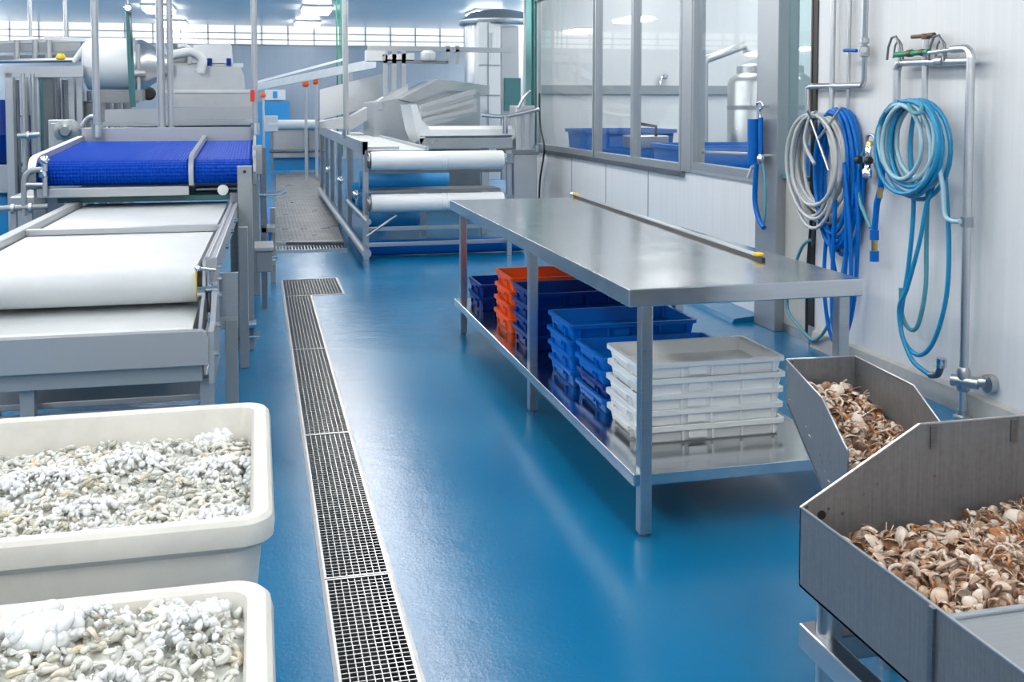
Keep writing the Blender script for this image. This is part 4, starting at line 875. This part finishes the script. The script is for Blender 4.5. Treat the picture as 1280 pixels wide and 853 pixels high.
for px in (1115, 1168):
    y = W(px, 60, 3.40).y; c = Vector((3.41, y, W(px, 70, 3.41).z))
    t.p('hook_arch', 'steel_dark', MB().tube([c+Vector((0, .06, -.02)), c+Vector((0, .05, .05)), c+Vector((0, .02, .10)), c+Vector((0, -.02, .105)), c+Vector((0, -.05, .06)), c+Vector((0, -.06, -.03))], .007, 8).tube([c+Vector((.03, .045, -.01)), c+Vector((.03, .03, .06)), c+Vector((.03, 0, .09)), c+Vector((.03, -.03, .06)), c+Vector((.03, -.045, -.02))], .0055, 8))
t.p('coupling', 'steel', MB().cyl((3.43, yM+.24, W(1168, 77, 3.43).z), (3.43, yM+.30, W(1168, 77, 3.43).z), .027, 14)); t.p('coupling', 'steel', MB().cyl((3.40, yM, W(1210, 284, 3.40).z), (3.40, yM, W(1210, 271, 3.40).z), .031, 6).cyl((3.40, yM, W(1208, 275, 3.40).z), (3.36, yM+.07, W(1190, 275, 3.40).z), .014, 10))
zc = W(1208, 478, 3.40).z
t.p('bottom_valve', 'steel', MB().lathe((3.40, yM, zc-.05), [(.026, 0), (.034, .01), (.034, .1), (.026, .12)], 16).cyl((3.36, yM+.04, zc), (3.44, yM-.06, zc), .03, 12).cyl((3.40, yM, zc), (3.47, yM-.08, zc+.01), .026, 12)); t.p('wall_flange', 'steel', MB().lathe((3.455, yM-.09, zc+.005), [(.03, 0), (.045, .005), (.045, .045)], 20, 'X'))
t.p('floor_flange', 'steel', MB().lathe((3.40, yM, .0), [(.045, 0), (.045, .012), (.028, .02), (.028, .045)], 18))
def coil(x, ya, yb, ztop, zbot, n, r, seed, spread=.06, tilt=0):
    rd_ = random.Random(seed); pts = []; cy = (ya+yb)/2; cz = (ztop+zbot)/2; A = abs(ya-yb)/2-r; B = (ztop-zbot)/2-r
    a_, b_, oy, oz, ox = A, B, 0, 0, 0
    for i in range(n):
        na, nb = A*rd_.uniform(.72, 1.0), B*rd_.uniform(.72, 1.0); noz = (B-nb)*.9; noy = rd_.uniform(-1, 1)*(A-na); nox = -spread*i/n + rd_.uniform(-.012, .012)
        for k in range(28):
            s = k/28; e = s*s*(3-2*s); th = PI/2 + 2*PI*s
            aa, bb = a_+(na-a_)*e, b_+(nb-b_)*e
            pts.append(Vector((x+ox+(nox-ox)*e, cy+oy+(noy-oy)*e+aa*math.cos(th), cz+oz+(noz-oz)*e+bb*math.sin(th))))
        a_, b_, oy, oz, ox = na, nb, noy, noz, nox
    return pts
g = lambda px, py, x=3.42: W(px, py, x)
def hang(pxs, x): return smooth_path([g(px, py, x) for px, py in pxs], 8)
# first pair: grey and blue
pts = coil(3.45, g(993, 200, 3.42).y, g(1063, 200, 3.42).y, g(1030, 139).z, g(1030, 291).z, 12, .012, 5, .12)
pts += hang([(1022, 139), (1012, 148), (1006, 178), (1018, 205)], 3.34)[2:]
t = T('grey_hose', 'grey rubber hose coiled on the wall over a blue hose', 'hose', g(1030, 140)); t.p('hose_tube', 'hose_grey', MB().tube(pts, .0118, 8))
t.p('hose_nozzle', 'steel', MB().cyl(g(1010, 139, 3.35), g(1036, 213, 3.33), .009, 8).cyl(g(1052, 134, 3.35), g(1022, 175, 3.34), .008, 8)); t.p('wall_hook', 'steel', MB().tube([(3.5, g(1035, 150).y, g(1035, 146).z), (3.3, g(1035, 150).y, g(1035, 146).z), (3.28, g(1035, 150).y, g(1035, 138).z)], .010, 8))
pts = coil(3.46, g(1016, 200).y, g(1073, 200).y, g(1045, 133).z, g(1045, 338).z, 8, .013, 9, .07)
pts += hang([(1050, 133), (1062, 180), (1072, 260), (1070, 350), (1062, 405), (1048, 430), (1036, 410), (1030, 350), (1034, 280)], 3.43)[3:]
pts += hang([(1034, 280), (1042, 330), (1052, 370), (1058, 300), (1055, 200)], 3.41)[1:]
pts += hang([(1055, 200), (1063, 300), (1062, 380), (1047, 422), (1040, 380), (1044, 250)], 3.39)[1:]
t = T('blue_hose', 'blue hose looped to the floor behind the grey coil', 'hose', g(1045, 140)); t.p('hose_tube', 'hose_blue', MB().tube(pts, .0128, 8))
one('teal_hose', 'hose_teal', MB().tube(hang([(1013, 300), (1002, 310), (990, 345), (984, 385), (1002, 412), (1020, 425), (1040, 395), (1055, 330), (1066, 240), (1064, 170)], 3.445), .011, 8), 'thin teal hose hanging in a loop below the grey coil', 'hose', g(1000, 350))
one('dark_cable', 'black', MB().tube(hang([(1016, 255), (1012, 300), (1009, 350), (1008, 418)], 3.46), .010, 8), 'thin black cable hanging down behind the grey hose coil', 'cable', g(1010, 340, 3.46))
# second pair on the rack
xa = 3.37
pts = coil(xa, g(1108, 200, xa).y, g(1192, 200, xa).y, g(1150, 122, xa).z, g(1150, 258, xa).z, 9, .013, 14, .09)
pts += hang([(1146, 124), (1138, 180), (1142, 255), (1136, 330), (1126, 400), (1132, 430), (1150, 444), (1168, 425), (1183, 370), (1186, 300), (1180, 200)], 3.38)[3:]
pts += hang([(1180, 200), (1160, 250), (1150, 300), (1134, 360), (1124, 385), (1128, 420), (1140, 450), (1158, 466), (1166, 470)], 3.36)[1:]
t = T('turquoise_hose', 'turquoise hose coiled on the steel pipe rack, looping down to floor', 'hose', g(1150, 122, xa)); t.p('hose_tube', 'hose_cyan', MB().tube(pts, .0122, 8)); t.p('hose_elbow', 'steel_dark', MB().tube(smooth_path([g(1163, 469, 3.36), g(1172, 468, 3.36), g(1176, 458, 3.36)]), .018, 10)); t.p('hose_coupling', 'chrome', MB().cyl(g(1176, 459, 3.36), g(1177, 448, 3.36), .026, 8))
pts = coil(xa-.02, g(1111, 200, xa).y, g(1190, 200, xa).y, g(1150, 126, xa).z, g(1150, 254, xa).z, 6, .013, 31, .10)
pts += hang([(1146, 127), (1165, 170), (1178, 230), (1181, 268), (1190, 276), (1200, 277)], 3.33)[3:]
t = T('pale_blue_hose', 'pale blue hose wound among the turquoise coil, joined to the pipe', 'hose', g(1150, 126, xa)); t.p('hose_tube', 'hose_pale', MB().tube(pts, .0122, 8)); t.p('hose_strap', 'hose_teal', MB().tube(smooth_path([g(1136, 131, 3.30), g(1141, 140, 3.24), g(1150, 141, 3.25), g(1153, 130, 3.30)]), .012, 8))
one('teal_hose', 'hose_teal', MB().tube(hang([(1160, 220), (1158, 300), (1157, 360), (1148, 405), (1138, 412), (1128, 395), (1126, 360)], 3.40), .012, 8), 'thin grey teal hose loop hanging under the turquoise coil', 'hose', g(1155, 330, 3.4))
# mixing valve and spray gun between the coils
t = T('mixing_valve', 'chrome brass mixing valve on the wall between the two hose coils', 'valve', g(1089, 200, 3.45))
c = g(1089, 200, 3.45)
t.p('valve_body', 'chrome', MB().lathe((3.44, c.y, g(1089, 225).z), [(.022, 0), (.04, .01), (.045, .05), (.03, .07), (.03, .09), (.045, .1), (.045, .13), (.028, .14), (.028, .19), (.02, .2)], 20)); t.p('brass_neck', 'brass', MB().lathe((3.44, c.y, g(1089, 190).z), [(.02, 0), (.024, .01), (.024, .05), (.016, .06)], 14)); t.p('loop', 'steel', MB().tube(smooth_path([g(1083, 185, 3.44), g(1084, 172, 3.44), g(1088, 168, 3.44), g(1093, 172, 3.44), g(1094, 185, 3.44)]), .010, 8)); t.p('hand_knob', 'black', MB().lathe((3.40, c.y+.05, c.z), [(.02, -.02), (.026, 0), (.02, .02)], 12, 'Y')); t.p('hand_knob', 'black', MB().lathe((3.40, c.y-.05, c.z), [(.02, -.02), (.026, 0), (.02, .02)], 12, 'Y')); t.p('wall_tube', 'steel', MB().cyl((3.5, c.y, c.z), (3.43, c.y, c.z), .02, 10))
one('supply_hose', 'hose_teal', MB().tube(hang([(1083, 184), (1076, 200), (1073, 225), (1075, 252), (1082, 270), (1088, 285)], 3.44), .012, 8), 'short teal hose curving from the mixing valve to the spray gun', 'hose', g(1075, 240, 3.44))
t = T('spray_gun', 'blue spray gun hanging between the two hose coils', 'spray gun', g(1095, 260, 3.42))
t.p('lance', 'hose_blue', MB().tube([g(1104, 200, 3.42), g(1101, 235, 3.42), g(1096, 255, 3.42), g(1093, 290, 3.42), g(1093, 305, 3.42)], .018, 12)); t.p('wall_hook', 'chrome', MB().cyl(g(1101, 235, 3.42), (3.5, g(1101, 235, 3.42).y, g(1101, 235, 3.42).z), .008, 8)); t.p('nozzle', 'blue', MB().cyl(g(1093, 327, 3.42), g(1093, 314, 3.42), .026, 16)); t.p('nozzle_neck', 'brass', MB().cyl(g(1093, 316, 3.42), g(1093, 298, 3.42), .018, 12)); t.p('grip_collar', 'blue', MB().cyl(g(1093, 300, 3.42), g(1093, 288, 3.42), .026, 16)); t.p('trigger', 'brass', MB().box(3.39, 3.41, g(1103, 240, 3.42).y-.02, g(1103, 240, 3.42).y+.005, g(1100, 247, 3.42).z, g(1100, 234, 3.42).z))
# upper pipes over the grey coil
t = T('wall_pipework', 'grey wall pipes with a blue handled valve above the grey hose coil', 'pipework', g(1040, 108, 3.45))
x = 3.45
t.p('pipe', 'steel_light', MB().tube([(x, g(1040, 100, x).y, g(1040, 140, x).z), (x, g(1040, 100, x).y, CEIL)], .018, 12)); t.p('pipe', 'steel', MB().tube([(x+.02, g(1057, 100, x).y, g(1057, 140, x).z), (x+.02, g(1057, 100, x).y, CEIL)], .012, 10)); yv = g(1080, 100, x).y
t.p('pipe', 'steel_light', MB().tube([(x, g(1010, 108, x).y, g(1010, 140, x).z), (x, g(1010, 108, x).y, g(1010, 110, x).z), (x, g(1014, 108, x).y, g(1014, 108, x).z), (x, yv+.02, g(1075, 107, x).z), (x, yv, g(1078, 100, x).z), (x, yv, CEIL)], .018, 12))
v_ = t.p('valve', 'steel', MB().lathe((x, yv, g(1078, 72, x).z), [(.018, 0), (.03, .01), (.03, .06), (.018, .07)], 14).cyl((x-.03, yv-.04, g(1078, 63, x).z), (x, yv, g(1078, 63, x).z), .018, 10).lathe((x, yv, g(1078, 55, x).z), [(.018, 0), (.027, .005), (.027, .03), (.018, .035)], 14)); t.p('valve_handle', 'hose_blue', MB().cyl((x-.04, yv+.02, g(1072, 64, x).z), (x-.04, yv+.15, g(1052, 64, x).z), .011, 10), v_)
t.p('bracket', 'steel_dark', MB().box(x, 3.5, g(1040, 108, x).y-.02, g(1040, 108, x).y+.02, g(1040, 109, x).z, g(1040, 105, x).z).box(x, 3.5, g(1012, 108, x).y-.02, g(1012, 108, x).y+.02, g(1012, 112, x).z, g(1012, 108, x).z))
# foam gun on the steel post
t = T('foam_dispenser', 'blue cylinder hanging by a hook on the steel door post', 'dispenser', W(944, 150, 3.38))
x = 3.38; t.p('cylinder', 'blue', MB().cyl(W(942, 205, x), W(942, 149, x), .042, 20)); t.p('side_tube', 'hose_blue', MB().cyl(W(951, 200, x), W(951, 147, x), .018, 12)); t.p('hook', 'chrome', MB().tube(smooth_path([W(950, 148, x), W(950, 138, x), W(954, 133, x), W(952, 128, x), W(947, 129, x), W(946, 134, x)]), .009, 8)); t.p('valve', 'chrome', MB().lathe(W(951, 200, x), [(.02, -.03), (.028, -.01), (.028, .02), (.016, .04)], 12).cyl(W(951, 195, x), (3.44, W(951, 195, x).y, W(951, 195, x).z), .015, 8)); t.p('hanger', 'chrome', MB().cyl(W(951, 133, x), (WX-.058, W(951, 133, x).y, W(951, 133, x).z), .008, 8)); t.p('spout', 'white', MB().tube([W(945, 205, x), W(940, 209, x), W(935, 222, x)], .012, 8)); t.p('drip_hose', 'hose_blue', MB().tube(hang([(946, 204), (944, 230), (944, 255), (949, 275), (955, 285)], x), .018, 10)); t.p('drip_hose', 'hose_teal', MB().tube(hang([(954, 205), (957, 240), (956, 270), (953, 283)], x), .010, 8))

# ------------------------------------------------------------------ shell hoppers
def sheet(pts, nrm): return MB().prism(pts, nrm)
# larger hopper: side wall runs along Y
HD = 2.02
c1 = atY(1000, 635, HD); zL = c1.z; hx = c1.x
p_top = atY(1148, 531, HD); zH = p_top.z; xs = p_top.x
xe = hx + 1.15
t = T('shell_hopper', 'large grey steel hopper of shells with a flat plate', 'hopper', (hx+.5, HD-.3, 0), 'steel hoppers of shells')
zb = zL-.175
t.p('back_wall', 'hopper', MB().prism([(hx, HD, zb), (hx, HD, zL), (xs, HD, zH), (xe, HD, zH), (xe, HD, zb)], (0, -.004, 0)), sharp=20)
t.p('side_wall', 'hopper', MB().prism([(hx, HD, zb), (hx, HD, zL), (hx, HD-1.3, zL), (hx, HD-1.3, zb)], (.004, 0, 0)), sharp=20)
t.p('rim_edge', 'steel_light', MB().prism([(hx-.001, HD, zL), (hx+.005, HD, zL), (hx+.005, HD-1.3, zL), (hx-.001, HD-1.3, zL)], (0, 0, .003)).prism([(hx, HD-.005, zL), (xs, HD-.005, zH), (xs, HD-.005, zH+.003), (hx, HD-.005, zL+.003)], (0, .006, 0)).prism([(xs, HD-.005, zH), (xe, HD-.005, zH), (xe, HD-.005, zH+.003), (xs, HD-.005, zH+.003)], (0, .006, 0)))
yp = atZ(1182, 768, zL).y
t.p('hopper_floor', 'hopper', MB().prism([(hx, HD, zb), (xe, HD, zb), (xe, HD-1.3, zb), (hx, HD-1.3, zb)], (0, 0, .005)))
t.p('top_plate', 'steel', MB().box(hx+.004, xe, HD-1.3, yp, zL-.03, zL-.012, .003)); t.p('plate_edge', 'steel_light', MB().box(hx+.004, xe, yp, yp+.012, zL-.06, zL-.006, .002)); t.p('seam', 'steel_dark', MB().box(hx-.006, hx, yp+.02, yp+.035, zb, zL).box(hx-.004, hx, yp-.34, yp-.32, zb, zL))
t.p('far_side_wall', 'hopper', MB().box(xe-.004, xe, HD-1.3, HD, zb, zH))
for px in (1167, 1267): q = atY(px, 540, HD-.005); t.p('slot', 'steel_dark', MB().box(q.x-.008, q.x+.008, HD-.008, HD-.004, zH-.055, zH-.005))
q = atY(1027, 644, HD-.005); t.p('hole', 'black', MB().lathe((q.x, HD-.0065, q.z), [(.010, 0), (.010, .002)], 12, 'Y'))
t.p('leg', 'steel', MB().cyl((hx+.04, HD-.06, 0), (hx+.04, HD-.06, zb), .027, 18)); t.p('leg', 'steel', MB().cyl((xe-.06, HD-.06, 0), (xe-.06, HD-.06, zb), .027, 18)); t.p('leg', 'steel', MB().cyl((hx+.04, HD-1.2, 0), (hx+.04, HD-1.2, zb), .027, 18)); t.p('leg', 'steel', MB().cyl((xe-.06, HD-1.2, 0), (xe-.06, HD-1.2, zb), .027, 18))
zr = atY(1001, 778, HD).z; t.p('stretcher', 'steel', MB().box(hx+.0, hx+.045, HD-1.25, HD-.0, zr-.055, zr, .004)); t.p('stretcher', 'steel', MB().box(hx+.05, xe-.06, HD-.08, HD-.04, zr-.055, zr, .004))
# smaller hopper behind, flared
S1 = .845
A, B, C, D = atZ(983, 450, S1), atZ(1069, 446, S1), atZ(1028, 499, S1), atZ(1142.5, 483, S1)
dA = (C-A).normalized(); dB = (D-B).normalized()
yE = HD+.03
E_ = A + dA*((yE-A.y)/dA.y); F_ = B + dB*((yE-B.y)/dB.y)
t = T('shell_hopper', 'smaller flared grey steel hopper of shells behind the larger hopper, beside the white wall', 'hopper', ((A.x+F_.x)/2, (A.y+yE)/2, 0), 'steel hoppers of shells')
dn = lambda p, z: Vector((p.x, p.y, z))
zb1 = .60
def cut_z(px, py, p0, d): # height where the sight line meets the vertical plane of a side wall
    r_ = _ray(px, py); n = Vector((d.y, -d.x, 0)); s = (p0-EYE).dot(n)/r_.dot(n); return EYE + r_*s
CL, CR = cut_z(1071, 588, A, dA), cut_z(1174, 527, B, dB)
def ext(p, q, y): s = (y-p.y)/(q.y-p.y); return p+(q-p)*s
CL, CR = ext(C, CL, yE), ext(D, CR, yE)
nL, nR = Vector((dA.y, -dA.x, 0))*.004, Vector((dB.y, -dB.x, 0))*.004
nL = nL if nL.x > 0 else -nL; nR = nR if nR.x > 0 else -nR
zl = min(CL.z-.12, zb1)
t.p('side_wall', 'hopper', MB().prism([A, C, CL, dn(CL, zl-.02), dn(A, S1-.11)], nL), sharp=20); t.p('side_wall', 'hopper', MB().prism([B, D, CR, dn(CR, zl-.02), dn(B, zb1)], nR), sharp=20)
t.p('back_wall', 'hopper', MB().prism([A, B, dn(B, zb1), dn(A, S1-.11)], (0, -.004, 0)), sharp=20)
t.p('chute_floor', 'hopper', MB().prism([dn(A, S1-.12), dn(B, S1-.12), dn(CR, zl-.02), dn(CL, zl-.02)], (0, 0, -.005)), sharp=20)
up = Vector((0, 0, .003))
for p_, q_ in ((A, C), (C, CL), (B, D), (D, CR), (A, B)): t.p('rim_edge', 'steel_light', MB().tube([p_+up*.5, q_+up*.5], .0022, 6))
for p_, s in ((A, .02), (A, .06)): t.p('rivet', 'steel', MB().lathe(p_+dA*-.0+Vector((-.006, -.015, -s)), [(.006, 0), (.006, .006)], 10, 'X'))
pl = (A+C)/2; t.p('leg', 'steel', MB().cyl((A.x+.09, A.y-.17, 0), (A.x+.09, A.y-.17, zb1+.05), .033, 18)); t.p('leg', 'steel', MB().cyl((B.x+.05, B.y-.12, 0), (B.x+.05, B.y-.12, zb1+.05), .033, 18))
S1A, S1B, S1C, S1D = A, B, CL, CR

# shells: curled pieces and cups
def shell_mesh(seed):
    rd_ = random.Random(seed); b = MB(); kind = (0, 1, 0, 3, 1, 2, 0, 2)[seed % 8]
    if kind < 2:      # curved half shell
        w, l, hgt = rd_.uniform(.009, .014), rd_.uniform(.011, .019), rd_.uniform(.004, .008); nu, nv = 9, 7; th = .0009
        outer, inner = [], []
        for i in range(nu):
            u = -1+2*i/(nu-1); ro, ri = [], []; ww = w*math.sqrt(max(.06, 1-abs(u)**2.2))
            for j in range(nv):
                a = PI*j/(nv-1); bend = .35*l*u*u
                ro.append((l*u, ww*math.cos(a), hgt*math.sin(a)*math.sqrt(max(.1, 1-u*u))-bend)); ri.append((l*u*.96, (ww-th)*math.cos(a), (hgt-th)*math.sin(a)*math.sqrt(max(.08, 1-u*u))-bend))
            outer.append(ro+ri[::-1])
        b.loft(outer, smooth=True)
        if kind == 1:
            for s in (-.4, 0, .4): b.tube(arc((l*s, 0, -.002), w*1.02, 0, PI, 8, (0, 1, 0), (0, 0, hgt/w)), .0008, 4)
    elif kind == 2:   # curled strip with leg stubs
        pts = []; n = 10; R = rd_.uniform(.010, .016)
        for i in range(n+1):
            a = rd_.uniform(3.2, 4.2)*i/n; pts.append((R*(1+.3*i/n)*math.cos(a), R*(1+.3*i/n)*math.sin(a), .006*math.sin(4*i/n)))
        b.tube(pts, .003, 6, True, [.0034*(1-.7*(i/n)) + .0008 for i in range(n+1)])
    else:             # thin antenna-like bits joined to a head piece
        lump(b, (0, 0, 0), .0065, rd_, 2, .55, .2); bmesh.ops.scale(b.b, vec=(1.5, .8, 1), verts=b.b.verts)
        for k_ in range(3): b.tube(smooth_path([(.006, (k_-1)*.004, 0), (.02, (k_-1)*.010, .006), (.032, (k_-1)*.014, .002)], 4), .0011, 5)
    return b
protoP = [shell_mesh(i).build('prawn_shell', 'shell') for i in range(8)]
def h2(x, y):   # surface of the shells in the larger hopper
    return zL-.065 + .05*(1-math.exp(-max(0, x-hx)/.25)) - .03*max(0, (y-yp)/(HD-yp))**2 + .01*math.sin(13*x+2)*math.cos(11*y)
def h1(x, y):
    s = min(max((S1A.y-y)/(S1A.y-yE), 0), 1); return S1-.085 - .10*s*s - .03*s + .008*math.sin(17*x)*math.cos(14*y)
def in1(x, y):
    s = (S1A.y-y)/(S1A.y-yE)
    if not 0.01 < s < 1: return False
    xa_ = S1A.x+(S1C.x-S1A.x)*s; xb_ = S1B.x+(S1D.x-S1B.x)*s; return xa_+.006 < x < xb_-.006
regions = (('in the larger hopper', h2, (hx+.012, xe-.02, yp+.02, HD-.012), lambda x, y: hx+.032 < x < hx+.62 and y < HD-.03, 170, lambda x, y: True, .020), ('in the smaller flared hopper', h1, (min(S1A.x, S1C.x), max(S1B.x, S1D.x), yE, S1A.y-.01), lambda x, y: in1(x+.02, y) and in1(x-.02, y) and y < S1A.y-.03, 130, in1, .018))
for where, hf, (x0_, x1_, y0_, y1_), ok, n, okm, dm in regions:
    for x, y in poisson(n, x0_, x1_, y0_, y1_, dm, rd, ok):
        place_proto(protoP, x, y, hf(x, y)+rd.uniform(.006, .016), (rd.gauss(0, .7), rd.gauss(0, .7), rd.uniform(0, 6.28)), rd.uniform(.9, 1.3), 'cream and brown curled prawn shell lying ' + where, 'prawn shell', 'prawn shells ' + where, rd)
    b = Mass(); grid = {}; nx_, ny_ = 30, 16
    def gv(key, x, y):
        if key not in grid: grid[key] = len(b.v); b.v.append(Vector((x, y, hf(x, y)-.010)))
        return grid[key]
    for i in range(nx_):
        for j in range(ny_):
            xx = [x0_+(x1_-x0_)*(i+a_)/nx_ for a_ in (0, 1, 1, 0)]; yy = [y0_+(y1_-y0_)*(j+a_)/ny_ for a_ in (0, 0, 1, 1)]
            if okm(sum(xx)/4, sum(yy)/4): b.f.append([gv((i+p, j+q), x, y) for x, y, p, q in zip(xx, yy, (0, 1, 1, 0), (0, 0, 1, 1))])
    tmp = [b.template(shell_mesh(40+q)) for q in range(16)]; done = 0; tr = 0
    while done < (1500 if 'larger' in where else 620) and tr < 40000:
        tr += 1; x, y = rd.uniform(x0_+.02, x1_-.02), rd.uniform(y0_+.02, y1_-.015)
        if not (okm(x, y) and okm(x+.02, y) and okm(x-.02, y)): continue
        done += 1; b.add(rd.choice(tmp), rmat(rd, (x, y, hf(x, y)+rd.uniform(-.006, .008)), (1, 1, 1), rd.uniform(.75, 1.25), .7))
    tag(b.build('shell_heap', 'shell_mass'), 'heap of brown and cream prawn shells filling the ' + where[7:], 'prawn shells', None, 'stuff')

# ------------------------------------------------------------------ world and view
w = bpy.data.worlds.new('world'); SC.world = w; w.use_nodes = True
w.node_tree.nodes['Background'].inputs[0].default_value = (.8, .85, .9, 1); w.node_tree.nodes['Background'].inputs[1].default_value = .3
vs = SC.view_settings; vs.view_transform = 'Standard'; vs.look = 'None'; vs.gamma = 1; vs.use_curve_mapping = False
vs.exposure = -0.84
SC.cycles.use_denoising = True; SC.cycles.denoising_prefilter = 'ACCURATE'
SC.cycles.sample_clamp_indirect = 6; SC.cycles.max_bounces = 10; SC.cycles.transparent_max_bounces = 16; SC.cycles.caustics_reflective = False; SC.cycles.caustics_refractive = False
